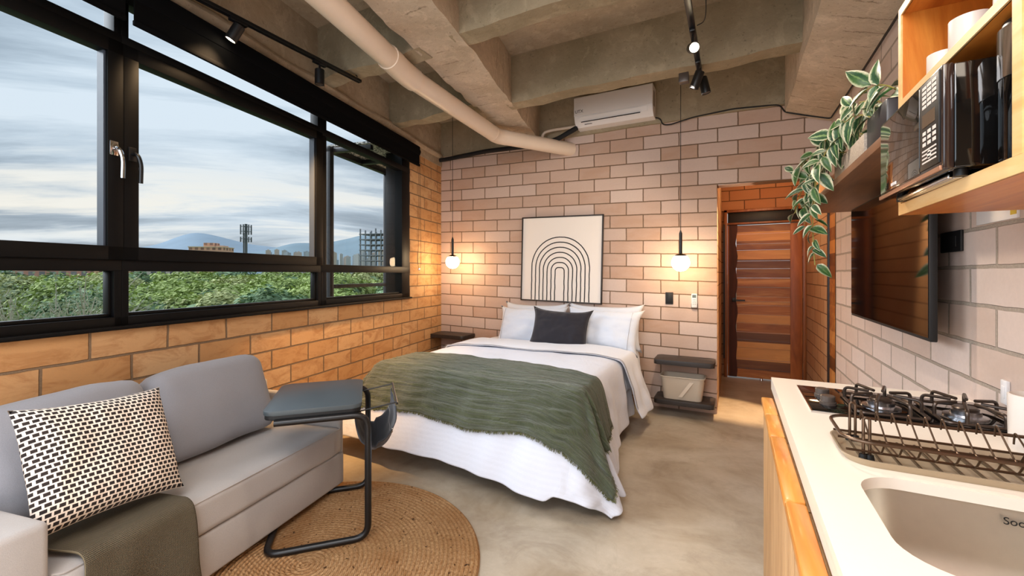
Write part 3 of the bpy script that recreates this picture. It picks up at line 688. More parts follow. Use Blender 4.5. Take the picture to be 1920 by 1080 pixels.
# switch, remote, outlets
t_ = thing('wall_switch', 'black switch plate on the back wall under the right pendant', 'switch', (-.577, YB, 1.107))
bm = NB(); box(bm, -.037, .037, -.010, .0, -.06, .06, .003); obj('plate', bm, M_blackm, t_)
bm = NB(); box(bm, -.022, .022, -.013, -.009, -.045, .045, .001); obj('rocker', bm, M_dark, t_)
t_ = thing('remote_control', 'white air conditioner remote hanging on the wall beside the corridor opening', 'remote control', (-.343, YB, 1.09))
bm = NB(); box(bm, -.026, .026, -.028, -.004, -.068, .068, .005); obj('body', bm, M_white, t_)
bm = NB(); box(bm, -.018, .016, -.030, -.027, .028, .058); obj('display', bm, simple('lcd_grey', (88, 98, 96), .3), t_)
bm = NB()
for r_ in range(4):
    for c_ in range(2 if r_ > 1 else 1): box(bm, -.016+.018*c_, -.002+.018*c_+(.016 if r_ < 2 else 0), -.0295, -.0275, .008-.016*r_, .015-.016*r_)
obj('buttons', bm, simple('button_grey', (168, 172, 174), .5), t_)
bm = NB(); box(bm, -.03, .03, -.02, .0, -.072, -.03, .003); obj('holder', bm, M_grey, t_)
# floating shelves
def float_shelf(x0, x1, z, zlow, label, grp):
    t_ = thing('wall_shelf', label, 'shelf', ((x0+x1)/2, YB, 0), group=None)
    w2_ = (x1-x0)/2
    for zz in (z, zlow):
        bm = NB(); prism(bm, rrect(-w2_, w2_, -.30, .0, .035), zz-.045, zz, .008); obj('shelf_board', bm, M_shelfdark, t_)
    bm = NB(); box(bm, -.05, .05, -.06, 0, z-.085, z-.04, .004); obj('bracket', bm, M_black, t_)
    bm = NB(); box(bm, -.04, .04, -.12, 0, zlow-.085, zlow-.04, .01); obj('bracket', bm, M_black, t_)
    return t_
float_shelf(-.685, -.155, .535, .16, 'pair of dark floating wall shelves right of the bed, box on the lower one', 'n')
float_shelf(-3.40, -2.88, .605, .20, 'dark floating wall shelves in the left corner beyond the bed', 'n')
def bin_box(x, z, label):
    t_ = thing('storage_box', label, 'box', (x, YB-.155, z))
    bm = NB(); R1 = rrect(-.17, .17, -.095, .095, .05); R2 = rrect(-.195, .195, -.112, .112, .055); R3 = rrect(-.187, .187, -.104, .104, .05); R4 = rrect(-.163, .163, -.088, .088, .046)
    rings = [[(x_, y_, 0.0) for x_, y_ in R1], [(x_, y_, .215) for x_, y_ in R2], [(x_, y_, .215) for x_, y_ in R3], [(x_, y_, .008) for x_, y_ in R4]]
    V = [[bm.verts.new(p) for p in r_] for r_ in rings]
    n_ = len(R1)
    for a, b_ in zip(V, V[1:]):
        for k in range(n_): bm.faces.new((a[k], a[(k+1) % n_], b_[(k+1) % n_], b_[k]))
    bm.faces.new(V[0]); bm.faces.new(V[-1]); obj('bin_body', bm, M_basket, t_)
    bm = NB(); tube(bm, [(a, b_, .212) for a, b_ in rrect(-.198, .198, -.115, .115, .055)], .006, 8, closed=True); obj('rim', bm, M_basket, t_)
    bm = NB(); prism(bm, [(-.05, 0), (-.015, 0), (.085, .15), (.05, .15)], 0, .0015, M=Matrix.Translation((.02, -.112, .03)) @ Matrix.Rotation(pi/2+.07, 4, 'X')); obj('diagonal_mark', bm, simple('pale_mark', (222, 206, 186), .6), t_)
    bm = NB(); lathe(bm, [(0, .0), (.009, 0), (.009, .004), (0, .004)], (0, 0, 0), 12, Matrix.Translation((.190, -.03, .185)) @ Matrix.Rotation(pi/2, 4, 'Y')); obj('handle_hole', bm, M_dark, t_)
bin_box(-.435, .161, 'beige plastic storage box on the lower shelf right of the bed')
bin_box(-3.05, .201, 'beige storage box on the lower shelf in the left corner')

# ------------------------------------------------------------------ bed
XL, XRb, YF, YH, ZT = -2.56, -.90, 2.66, 4.50, .60
B = thing('double_bed', 'double bed with white bedding standing against the back wall', 'bed', ((XL+XRb)/2, (YF+YH)/2, 0))
bx, by = B.location.x, B.location.y
bm = NB(); box(bm, XL-bx+.06, XRb-bx-.06, YF-by+.08, YH-by, .08, .30, .02); obj('bed_base', bm, M_sofac, B)
bm = NB(); box(bm, XL-bx+.02, XRb-bx-.02, YF-by+.03, YH-by, .30, .565, .05, 4); obj('mattress', bm, M_sheet, B)
for sx_ in (-1, 1):
    for yy in (YF+.2, YH-.15):
        bm = NB(); lathe(bm, [(0, 0), (.025, 0), (.032, .09), (0, .09)], (bx*0+sx_*.68, yy-by, 0), 14); obj('leg', bm, M_black, B)
def sstep(a, b_, x): t = min(1, max(0, (x-a)/(b_-a))); return t*t*(3-2*t)
Ln0 = YH-YF
def drape(a, b_, off=0.0, wr=1.0, seed=0):
    """cloth point: a across the bed from the left edge, b from the head edge towards the foot; beyond the mattress it hangs"""
    Wd = XRb-XL; Ln = YH-YF
    da = a-Wd if a > Wd else (a if a < 0 else 0); db = max(0, b_-Ln)
    r = sqrt(da*da+db*db)
    if da and db: r -= max(0, r-.64)*.60
    x = XL+min(max(a, 0), Wd); y = YH-min(b_, Ln); z = ZT
    puff = .028*(1-exp(-min(min(a, Wd-a), Ln-b_, .6)/.12)) if r == 0 and min(a, Wd-a, Ln-b_) > 0 else 0
    z += puff
    if r > 0:
        ph = atan2(db, abs(da))             # 0 = side, pi/2 = foot
        dx = (1 if da > 0 else -1)*cos(ph); dy = -sin(ph)
        ph += .30*sin(2*ph)
        foot = sin(ph)**2; corner = sin(2*ph)**2
        rr = .05
        e = rr*(1-exp(-r/rr))
        fl = ((.07+.14*sstep(Ln0-.7, Ln0-.05, b_))*(1-foot)+.36*foot)*(r/.62)**1.25*(1-.0*corner)
        fold = (.022*sin(ph*14+seed)*corner*2.2 + .013*noise.noise(Vector((x*5, y*5, seed)))*3)*min(1, r/.3)
        out = e+fl+fold
        drop = max(0, r-e*.75); drop = sqrt(max(0, drop*drop-min(drop*drop*.9, fl*fl)))
        zz = ZT-drop
        fz = .012+off*.5
        if zz < fz:
            out += (fz-zz)*.75; zz = fz+.006*noise.noise(Vector((a*9, b_*9, 1)))
        x += dx*out; y += dy*out; z = zz
        x += dx*off; y += dy*off
    n_ = noise.noise(Vector((a*2.1, b_*2.6, seed)))*.012+noise.noise(Vector((a*6, b_*7, seed+3)))*.005
    lift = 1 if z > .05 else .1
    if r > 0:
        n2_ = noise.noise(Vector((a*7, b_*1.2 if abs(da) < .01 else b_*7, seed+9)))*.016*min(1, r/.25)
        y -= n2_*(1 if db > 0 else 0); x += n2_*(1 if da > 0 else (-1 if da < 0 else 0))
        if z > .05: z += n_*.3
    else: z += n_*wr
    return Vector((x-bx, y-by, z+off*(1 if r < .3 else .3)))
# fitted sheet at the head + duvet
Wd = XRb-XL; Ln = YH-YF
def duv(u, v):
    b_ = .62+(Ln+.62-.62)*v
    a = -.48+(Wd+.48+.54+.09*sstep(.45, .8, v))*u
    b_ += .09*sstep(.45, .85, u)*v**3
    if a > Wd and b_ > Ln: pass
    return drape(a, b_, .0, 1, 0)
o_ = obj('duvet', grid(duv, 110, 110, (1, 1)), M_duvet, B, smooth=180); solidify(o_, .012, 1); subsurf(o_)
def shet(u, v): return drape(-.30+(Wd+.30+.30)*u, .02+.75*v, -.012, .6, 4)
o_ = obj('bottom_sheet', grid(shet, 80, 26), M_sheet, B, smooth=180); solidify(o_, .006, 1)
def foldb(u, v):
    a = -.46+(Wd+.46+.50)*u; b_ = .40+.50*v+.04*sin(u*5)
    p = drape(a, b_, .020, 1, 2)
    if a > Wd: t_ = min(1, (a-Wd)/.5); p.x += .11*t_**1.2+.012*sin(b_*26)*t_; p.z += .0
    return p
o_ = obj('folded_sheet', grid(foldb, 110, 30), M_sheet, B, smooth=180); solidify(o_, .012, 1); subsurf(o_)
bm = NB()
for b0 in (.93, .955): tube(bm, [drape(-.1+(Wd+.1+.42)*k/80, b0-.03+.04*sin((k/80)*5), .034, 1, 2)+Vector((.11*max(0, (-.1+(Wd+.52)*k/80-Wd)/.5)**1.2 if (-.1+(Wd+.52)*k/80) > Wd else 0, 0, 0)) for k in range(81)], .0022, 5)
obj('seam', bm, simple('seam_grey', (150, 146, 148), .8), B)
# pillows
def pillow_bm(w_, h_, t_, seed=0, ears=.03, wr=.008, uvs=(1, 1), nu=34, nv=28):
    bm = NB(); bm.loops.layers.uv.verify()
    def f(sgn):
        def g(u, v):
            x = (u-.5)*2; y = (v-.5)*2
            ex = max(0, 1-abs(x)**3.2); ey = max(0, 1-abs(y)**3.2)
            z = sgn*t_/2*(ex*ey)**.55
            pin = 1-.05*(1-abs(y)**2)*(abs(x)**4) ; piny = 1-.07*(1-abs(x)**2)*(abs(y)**4)
            c_ = (abs(x)*abs(y))**6*ears
            n_ = noise.noise(Vector((x*2.2+seed, y*2.2, sgn*2+seed)))*wr*2+noise.noise(Vector((x*6+seed, y*6, sgn)))*wr
            n_ *= min(1, ex*ey*3)
            return Vector((x*w_/2*pin+c_*(1 if x > 0 else -1), y*h_/2*piny+c_*(1 if y > 0 else -1), z+n_))
        return g
    grid(f(1), nu, nv, uvs, bm); grid(f(-1), nu, nv, uvs, bm)
    bmesh.ops.remove_doubles(bm, verts=bm.verts, dist=.0006)
    return bm
def pillow(name, label, cat, loc, w_, h_, t_, lean, rz, mat, group=None, roll=0, seed=0, uvs=(1, 1), ears=.03, wr=.008, piping=None, border=None):
    """lean = angle back from vertical; rz = facing (0 faces -Y)"""
    t0 = thing(name, label, cat, loc, group=group)
    M = Matrix.Rotation(rz, 4, 'Z') @ Matrix.Rotation(pi/2-lean, 4, 'X') @ Matrix.Rotation(roll, 4, 'Z')
    bm = pillow_bm(w_, h_, t_, seed, ears, wr, uvs); bmesh.ops.transform(bm, matrix=M, verts=bm.verts)
    o1 = obj('cover', bm, mat, t0, smooth=180)
    if piping:
        bm = NB(); pts = []
        for k in range(80):
            q = k/80*4; s_ = int(q); f_ = (q-s_)*2-1
            x, y = [(f_, -1), (1, f_), (-f_, 1), (-1, -f_)][s_]
            pin = 1-.05*(1-abs(y)**2)*(abs(x)**4); piny = 1-.07*(1-abs(x)**2)*(abs(y)**4); c_ = (abs(x)*abs(y))**6*ears
            pts.append(M @ Vector((x*w_/2*pin+c_*(1 if x > 0 else -1), y*h_/2*piny+c_*(1 if y > 0 else -1), 0)))
        tube(bm, pts, .004, 6, closed=True); obj('piping', bm, piping, t0)
    if border:
        bm = NB(); pts = []
        for k in range(21):
            x = border; y = -.93+1.86*k/20; ex = max(0, 1-abs(x)**3.2); ey = max(0, 1-abs(y)**3.2)
            pts.append(M @ Vector((x*w_/2, y*h_/2, t_/2*(ex*ey)**.55+.003)))
        tube(bm, pts, .0018, 5); obj('stitched_border', bm, MATS['seam_grey'], t0)
    return t0
G = 'white pillows along the head of the bed'
pillow('pillow', 'white pillow leaning on the wall behind the left white pillow', 'pillow', (-2.03, 4.46, .79), .74, .44, .15, radians(16), 0, M_pillow, G, seed=1)
pillow('pillow', 'white pillow leaning on the wall behind the right white pillow', 'pillow', (-1.22, 4.46, .80), .76, .44, .15, radians(16), 0, M_pillow, G, seed=2)
pillow('pillow', 'left white pillow behind the charcoal cushion', 'pillow', (-1.99, 4.29, .775), .76, .42, .16, radians(24), radians(2), M_pillow, G, roll=radians(1), seed=3, border=-.86)
pillow('pillow', 'right white pillow with stitched border, beside the charcoal cushion', 'pillow', (-1.20, 4.28, .785), .76, .43, .17, radians(26), radians(-3), M_pillow, G, roll=radians(-2), seed=4, border=.80)
pillow('cushion', 'charcoal rectangular cushion leaning on the white pillows of the bed', 'cushion', (-1.575, 4.09, .79), .58, .39, .14, radians(24), radians(5), M_cushion, seed=5, piping=M_cushion, roll=radians(-2.5))
# green throw
TH_ = thing('bed_throw', 'green crinkled gauze throw with frayed edge across the foot of the bed', 'throw', (bx, by, 0))
def thr_ab(u, v):
    a = -.30+(Wd+.30+.36)*u
    b0 = 1.40+.14*sstep(0, 1, u)+.012*sin(u*9)
    b1 = Ln+.36+.02*sin(u*14)+.10*sstep(.72, .92, u)
    b_ = b0+(b1-b0)*v
    a += .10*sstep(.8, 1, u)*sstep(.5, 1, v)
    return a, b_
def thr(u, v):
    a, b_ = thr_ab(u, v)
    p = drape(a, b_, .026, 1.0, 0)
    w1 = 1-abs(noise.noise(Vector((a*2.2, b_*17, 0))))*2.2; w2 = noise.noise(Vector((a*7, b_*45, 5))); w3 = 1-abs(noise.noise(Vector((a*14, b_*6, 3))))*2
    p += Vector((0, -.4, 1))*(.010*w1+.004*w2+.003*w3-.004)
    return p
o_ = obj('gauze_cloth', grid(thr, 120, 130), M_green, TH_, smooth=180); solidify(o_, .005, 1)
bm = NB(); random.seed(3)
def strands(n_, fn, ln):
    for k in range(n_):
        p, dr = fn(random.random())
        q = p+dr*ln*random.uniform(.5, 1.2)+Vector((random.uniform(-.008, .008), random.uniform(-.008, .008), -random.uniform(0, .008)))
        tube(bm, [p, (p+q)/2+Vector((random.uniform(-.004, .004), 0, .002)), q], .0013, 3, caps=False)
strands(1100, lambda t_: (thr(t_, 1), (thr(t_, 1)-thr(t_, .985)).normalized()), .014)
strands(260, lambda t_: (thr(1, t_), (thr(1, t_)-thr(.985, t_)).normalized()), .014)
fr_ = obj('fringe', bm, M_fringe, TH_, smooth=0); fr_['kind'] = 'stuff'

# ------------------------------------------------------------------ sofa (local frame of the facade wall)
SF = thing('sofa', 'pale grey two-seat sofa standing along the window wall', 'sofa'); SF.matrix_world = ML
bm = NB(); box(bm, .12, .712, .395, 1.79, .05, .245, .015, 3); obj('base_panel', bm, M_sofa, SF)
def soft_box(x0, x1, y0, y1, z0, z1, bev, seed=0, amp=.006, n=3, bulge=.012):
    t = NB(); box(t, x0, x1, y0, y1, z0, z1)
    bmesh.ops.subdivide_edges(t, edges=t.edges, cuts=14, use_grid_fill=True)
    cx, cy, cz = (x0+x1)/2, (y0+y1)/2, (z0+z1)/2; hx, hy, hz = (x1-x0)/2, (y1-y0)/2, (z1-z0)/2
    for v in t.verts:
        p = v.co; q = Vector((min(max(p.x, x0+bev), x1-bev), min(max(p.y, y0+bev), y1-bev), min(max(p.z, z0+bev), z1-bev)))
        dd = p-q
        if dd.length > 1e-6: v.co = q+dd.normalized()*bev
        fx, fy = (v.co.x-cx)/hx, (v.co.y-cy)/hy; fz = (v.co.z-cz)/hz
        v.co.z += bulge*(1-fx*fx)*(1-fy*fy)*(1 if fz > 0 else -.3)
        v.co += noise.noise_vector(v.co*5+Vector((seed, 0, 0)))*amp
    return t
obj('seat_cushion', soft_box(.10, .722, .395, 1.765, .245, .408, .03, 1, .004, bulge=.01), M_sofa, SF, smooth=180)
bm = NB(); tube(bm, smooth_path([(.70, .40, .403), (.717, .42, .398), (.717, 1.74, .398), (.70, 1.762, .403)], .02), .0035, 6); obj('seat_piping', bm, M_sofa, SF)
bm = NB(); box(bm, .02, .12, .30, 1.79, .05, .66, .02, 3); obj('backrest', bm, M_sofa, SF)
bm = NB(); box(bm, .02, .715, .255, .392, .05, .585, .022, 4); obj('armrest', bm, M_sofa, SF)
bm = NB(); box(bm, .02, .70, 1.755, 1.80, .05, .585, .015, 4); obj('armrest', bm, M_sofa, SF)
for x_, s_ in ((.08, .33), (.62, .33), (.08, 1.74), (.62, 1.74)):
    bm = NB(); lathe(bm, [(0, 0), (.016, 0), (.02, .055), (0, .055)], (x_, s_, 0), 12); obj('leg', bm, M_black, SF)
def back_cushion(s0, s1, seed):
    t = soft_box(-.085, .085, s0, s1, .0, .44, .07, seed, .010, bulge=.0)
    for v in t.verts:
        f = (v.co.y-(s0+s1)/2)/((s1-s0)/2)
        v.co.x += .028*(1-f*f)*(1-((v.co.z-.22)/.22)**2)*(1 if v.co.x > 0 else -.2)
        v.co.z += .018*(1-f*f)*sstep(.2, .44, v.co.z) - .012*noise.noise(Vector((v.co.y*6, v.co.z*5, seed)))
    bmesh.ops.transform(t, matrix=Matrix.Translation((.315, 0, .43)) @ Matrix.Rotation(radians(-17), 4, 'Y'), verts=t.verts)
    return t
obj('back_cushion', back_cushion(.40, .965, 3), M_sofac, SF, smooth=180)
obj('back_cushion', back_cushion(.975, 1.615, 8), M_sofac, SF, smooth=180)
# woven cushion leaning on the left back cushion
cw = L2W(.54, .635, .675)
pc = pillow('cushion', 'cream and black woven cushion leaning at the near end of the sofa', 'cushion', cw, .46, .435, .16, radians(27), TH+pi/2, M_weave, roll=radians(-5), seed=11, ears=.004, wr=.006)
# waffle throw over the seat
WT = thing('sofa_throw', 'dark olive waffle throw hanging over the front of the sofa seat', 'throw'); WT.matrix_world = ML
def wthr(u, v):
    s0 = .44+.04*v; s1 = .79+.06*v
    s_ = s0+(s1-s0)*u; L_ = .42+.33
    q = v*L_; x_ = .32+q; z_ = .432
    xe = .725
    if x_ > xe-.03:
        e = x_-(xe-.03); R_ = .035
        if e < R_*pi/2: x_ = xe-.03+R_*sin(e/R_); z_ = .432-R_*(1-cos(e/R_))
        else: x_ = xe+.005+.0*(e); z_ = .432-R_-(e-R_*pi/2)
        x_ += .012*sin(u*7+1)*sstep(0, .3, e)+.01*noise.noise(Vector((u*4, v*3, 2)))
    s_ += .015*noise.noise(Vector((u*3, v*4, 7)))
    z_ += .004*noise.noise(Vector((u*5, v*6, 3))) if x_ < xe-.05 else 0
    return Vector((x_, s_, z_))
o_ = obj('waffle_cloth', grid(wthr, 50, 70), M_waffle, WT, smooth=180); solidify(o_, .008, 1)

# ------------------------------------------------------------------ rug
RG = thing('round_rug', 'round braided jute rug in front of the sofa', 'rug', (-1.75, 1.31, 0))
bm = NB(); prof = [(0, .0), (.795, .0), (.801, .006), (.795, .013)]
for k in range(37, 0, -1): prof += [(k*.021+.0105, .0125+.0035), (k*.021, .0125)]
prof += [(0, .013)]
lathe(bm, prof, (0, 0, 0), 128); obj('braid', bm, M_jute, RG, smooth=60)

# ------------------------------------------------------------------ C-shaped side table
TB = thing('side_table', 'C-shaped side table with slate top and black tube frame at the end of the sofa', 'side table', (-1.833, 1.77, .016))
ux_ = Vector((-.72, .694, 0)).normalized(); vx_ = Vector((-.694, -.72, 0)).normalized()     # along the uprights pair; towards the sofa
def TP(a, c_, z): return ux_*a+vx_*c_+Vector((0, 0, z))
def bar(*pts, r=.0165, R_=.05): bm = NB(); tube(bm, smooth_path(pts, R_), r, 12); return bm
fr0 = bar(TP(-.28, .42, .630), TP(-.28, .0, .630), TP(-.28, 0, .014), TP(-.28, .46, .014), TP(.28, .46, .014), TP(.28, 0, .014), TP(.28, 0, .630), TP(.28, .42, .630), R_=.07)
obj('tube_frame', fr0, M_black, TB)
bm = NB(); MT = Matrix(((ux_.x, vx_.x, 0, 0), (ux_.y, vx_.y, 0, 0), (0, 0, 1, 0), (0, 0, 0, 1)))
prism(bm, rrect(-.275, .275, .03, .475, .045), .662, .684, .004, M=MT); obj('tabletop', bm, M_tabletop, TB)
bm = NB(); prism(bm, rrect(-.27, .27, .035, .47, .043), .640, .663, .004, M=MT); obj('top_underside', bm, M_blackm, TB)
# fabric pouch hung between the uprights
PT = thing('hanging_pouch', 'dark grey fabric pouch hanging on the side table frame', 'pouch', (-1.833, 1.77, .016))
def pouch(u, v):
    a = -.20+.40*u; ph = v*pi
    dep = .16*(1-.25*(2*u-1)**2); top = .60+.035*abs(2*u-1)**1.5*(1 if v > .5 else .4)
    c_ = -.02+.10*cos(ph)*1.0
    zz = top-dep*1.5*sin(ph)**.8
    if v > .5: zz += .0
    return TP(a, c_-.02+.012*noise.noise(Vector((u*5, v*5, 0))), zz)
o_ = obj('fabric_body', grid(pouch, 26, 30), M_bag, PT, smooth=180); solidify(o_, .004, 0)
bm = NB()
tube(bm, [TP(-.225, -.145, .655), TP(.225, -.145, .655)], .006, 8); tube(bm, [TP(-.26, .07, .615), TP(.26, .07, .615)], .006, 8)
tube(bm, [TP(-.2, -.145, .655), TP(-.2, .07, .62)], .004, 8); tube(bm, [TP(.2, -.145, .655), TP(.2, .07, .62)], .004, 8); obj('wire_rim', bm, M_black, PT)
bm = NB(); tube(bm, [pouch(k/20, .80)+Vector((.002, 0, .0)) for k in range(21)], .004, 6); obj('trim_seam', bm, simple('pale_seam', (150, 146, 140), .8), PT)

# ------------------------------------------------------------------ kitchen
KX, KY1, KZ = .145, 2.18, .90
SX0, SX1, SY0, SY1 = .240, .640, .865, 1.225
CT = thing('kitchen_worktop', 'white stone kitchen worktop with sink cut-out along the right wall', 'worktop', (0, 0, 0))
bm = NB()
def slab_with_hole(bm, x0, x1, y0, y1, z0, z1, hole):
    n_ = len(hole); cx = sum(p[0] for p in hole)/n_; cy = sum(p[1] for p in hole)/n_
    def proj(p):
        dx, dy = p[0]-cx, p[1]-cy; ts = []
        if dx > 1e-9: ts.append((x1-cx)/dx)
        if dx < -1e-9: ts.append((x0-cx)/dx)
        if dy > 1e-9: ts.append((y1-cy)/dy)
        if dy < -1e-9: ts.append((y0-cy)/dy)
        t_ = min(ts); return (cx+dx*t_, cy+dy*t_)
    pts = [(p, proj(p)) for p in hole]
    for zz in (z0, z1):
        inn = [bm.verts.new((*a, zz)) for a, b_ in pts]; out = [bm.verts.new((*b_, zz)) for a, b_ in pts]
        for i in range(n_):
            j = (i+1) % n_
            a, b_ = pts[i][1], pts[j][1]
            fvs = [inn[i], out[i]]
            if abs(a[0]-b_[0]) > 1e-6 and abs(a[1]-b_[1]) > 1e-6:
                cxr = x1 if max(a[0], b_[0]) > x1-1e-6 else x0; cyr = y1 if max(a[1], b_[1]) > y1-1e-6 else y0
                fvs.append(bm.verts.new((cxr, cyr, zz)))
            fvs += [out[j], inn[j]]
            bm.faces.new(fvs)
        if zz == z0: lo_in = inn
        else: hi_in = inn
    for i in range(n_): j = (i+1) % n_; bm.faces.new((lo_in[i], lo_in[j], hi_in[j], hi_in[i]))
    t = bmesh.new()
    for (a, b_) in (((x0, y0), (x1, y0)), ((x1, y0), (x1, y1)), ((x1, y1), (x0, y1)), ((x0, y1), (x0, y0))):
        q = [t.verts.new((a[0], a[1], z0)), t.verts.new((b_[0], b_[1], z0)), t.verts.new((b_[0], b_[1], z1)), t.verts.new((a[0], a[1], z1))]; t.faces.new(q)
    merge(bm, t)
hole = []
hh_ = rrect(SX0, SX1, SY0, SY1, .085, 8)
for i, p in enumerate(hh_):
    q = hh_[(i+1) % len(hh_)]; n_ = max(1, int(math.dist(p, q)/.02))
    for k in range(n_): hole.append((p[0]+(q[0]-p[0])*k/n_, p[1]+(q[1]-p[1])*k/n_))
slab_with_hole(bm, KX, XR-.002, -.6, KY1, KZ-.024, KZ, hole)
box(bm, KX, KX+.02, -.6, KY1, KZ-.05, KZ-.0235); box(bm, KX+.02, XR-.002, KY1-.02, KY1, KZ-.05, KZ-.0235)
bmesh.ops.remove_doubles(bm, verts=bm.verts, dist=.0001)
obj('slab', bm, M_counter, CT, smooth=30)
# sink
SK = thing('kitchen_sink', 'brushed steel undermount sink in the white worktop', 'sink', (0, 0, 0))
bm = NB()
rings = [rrect(SX0-.012, SX1+.012, SY0-.012, SY1+.012, .09, 8), rrect(SX0-.004, SX1+.004, SY0-.004, SY1+.004, .088, 8), rrect(SX0+.006, SX1-.006, SY0+.006, SY1-.006, .08, 8), rrect(SX0+.02, SX1-.02, SY0+.02, SY1-.02, .07, 8), rrect(SX0+.045, SX1-.045, SY0+.045, SY1-.045, .05, 8)]
zz = [KZ-.0245, KZ-.026, KZ-.13, KZ-.175, KZ-.19]
V = [[bm.verts.new((x_, y_, z_)) for x_, y_ in r_] for r_, z_ in zip(rings, zz)]
for a, b_ in zip(V, V[1:]):
    n_ = len(a)
    for k in range(n_): bm.faces.new((a[k], a[(k+1) % n_], b_[(k+1) % n_], b_[k]))
bm.faces.new(V[-1]); o_ = obj('basin', bm, M_steel, SK, smooth=60); solidify(o_, .0015, 0)
bm = NB(); lathe(bm, [(0, .004), (.03, .004), (.045, .003), (.045, 0), (0, 0)], ((SX0+SX1)/2, (SY0+SY1)/2-.04, KZ-.189), 24); obj('drain', bm, M_chrome, SK)
text_obj('sink_lettering', 'Socoda', .021, M_dark, SK, Matrix.Translation((.512, SY1-.006, KZ-.046)) @ Matrix.Rotation(pi/2, 4, 'X'))
# base cabinet
KB = thing('base_cabinet', 'fluted wood base cabinet under the white worktop', 'cabinet', (0, 0, 0))
bm = NB(); box(bm, .166, XR-.003, -.6, 2.12, .10, KZ-.20); box(bm, .166, XR-.003, 1.25, 2.12, KZ-.2, KZ-.025); obj('carcass', bm, M_cab, KB)
bm = NB(); box(bm, .20, XR-.003, -.6, 2.10, 0, .10); obj('plinth', bm, M_blackm, KB)
edges = [2.03, 1.79, 1.555, 1.126, .70, .28, -.14, -.56]
for a, b_ in zip(edges, edges[1:]):
    d_ = bpy.data.objects.new('cabinet_door', None); C.objects.link(d_); d_.parent = KB
    bm = NB(); y_ = b_+.004
    box(bm, .128, .152, b_+.003, a-.003, .11, .83)
    n_ = int((a-b_)/.028); st_ = (a-b_-.006)/n_
    for k in range(n_): box(bm, .108, .13, b_+.003+st_*k+.002, b_+.003+st_*(k+1)-.002, .11, .825, .006)
    obj('fluted_front', bm, M_cab, d_)
    bm = NB(); box(bm, .100, .142, b_+.003, a-.003, .823, .848, .006); obj('pull_edge', bm, M_doortop, d_)
# hob
HB = thing('gas_hob', 'black glass two-burner gas hob set in the white worktop', 'hob', (0, 0, KZ))
HX0, HX1, HY0, HY1 = .228, .735, 1.69, 2.045
bm = NB(); box(bm, HX0, HX1, HY0, HY1, .0, .007, .002); obj('glass_plate', bm, M_glassblack, HB)
bm = NB()
for b_ in ((HX0-.004, HX0, HY0-.004, HY1+.004, 0, .006), (HX1, HX1+.004, HY0-.004, HY1+.004, 0, .006), (HX0, HX1, HY0-.004, HY0, 0, .006), (HX0, HX1, HY1, HY1+.004, 0, .006)): box(bm, *b_)
obj('steel_trim', bm, M_chrome, HB)
for y_ in (1.895, 1.79):
    bm = NB(); lathe(bm, [(0, .007), (.024, .007), (.024, .016), (.021, .018), (.021, .034), (.018, .037), (0, .037)], (.285, y_, 0), 24); kn = obj('knob', bm, M_grey, HB)
burn = [(.435, 1.83), (.640, 1.83)]
for x_, y_ in burn:
    bm = NB(); lathe(bm, [(0, .006), (.052, .006), (.052, .012), (.036, .015), (.036, .028), (0, .028)], (x_, y_, 0), 28); bb = obj('burner', bm, M_foil, HB)
    bm = NB(); lathe(bm, [(0, .028), (.030, .028), (.031, .034), (.026, .038), (0, .038)], (x_, y_, 0), 28); obj('burner_cap', bm, M_iron, bb)
    bm = NB(); w2_, d2 = .088, .125
    tube(bm, [(a, b_, .014) for a, b_ in rrect(x_-w2_, x_+w2_, y_-d2, y_+d2, .02, 4)], .0052, 8, closed=True)
    for dx, dy in ((1, 0), (-1, 0), (0, 1), (0, -1)):
        for k in ((-1, 1) if True else (0,)):
            if dx: p0 = (x_+dx*w2_, y_+k*.05); p1 = (x_+dx*.028, y_+k*.018)
            else: p0 = (x_+k*.04, y_+dy*d2); p1 = (x_+k*.012, y_+dy*.03)
            tube(bm, smooth_path([(p0[0], p0[1], .014), (p0[0], p0[1], .052), (p1[0], p1[1], .054)], .014, 5), .0050, 8)
    obj('pan_support', bm, M_iron, HB)
# dish rack
DR = thing('dish_rack', 'dark wire dish rack on its drip tray between hob and sink', 'dish rack', (0, 0, KZ))
RX0, RX1, RY0, RY1 = .232, .735, 1.258, 1.485
bm = NB(); R1 = rrect(RX0, RX1, RY0, RY1, .06, 8); R0 = rrect(RX0+.012, RX1-.012, RY0+.012, RY1-.012, .05, 8)
rg = [[(x_, y_, .0) for x_, y_ in R0], [(x_, y_, .018) for x_, y_ in R1], [(x_, y_, .018) for x_, y_ in rrect(RX0+.004, RX1-.004, RY0+.004, RY1-.004, .057, 8)], [(x_, y_, .004) for x_, y_ in rrect(RX0+.015, RX1-.015, RY0+.015, RY1-.015, .047, 8)]]
V = [[bm.verts.new(p) for p in r_] for r_ in rg]; n_ = len(R1)
for a, b_ in zip(V, V[1:]):
    for k in range(n_): bm.faces.new((a[k], a[(k+1) % n_], b_[(k+1) % n_], b_[k]))
bm.faces.new(V[0]); bm.faces.new(V[-1])
obj('drip_tray', bm, simple('tray_beige', (176, 158, 132), .3, .3), DR, smooth=30)
bm = NB()
for k in range(13): x_ = RX0+.04+k*.035; box(bm, x_, x_+.004, RY0+.025, RY1-.025, .004, .009)
obj('tray_ribs', bm, simple('rib_dark', (86, 70, 52), .4), DR)
bm = NB(); tube(bm, [(x_, y_, .058) for x_, y_ in rrect(RX0+.002, RX1, RY0+.005, RY1-.005, .055, 6)], .0042, 8, closed=True); obj('rim_wire', bm, M_darksteel, DR)
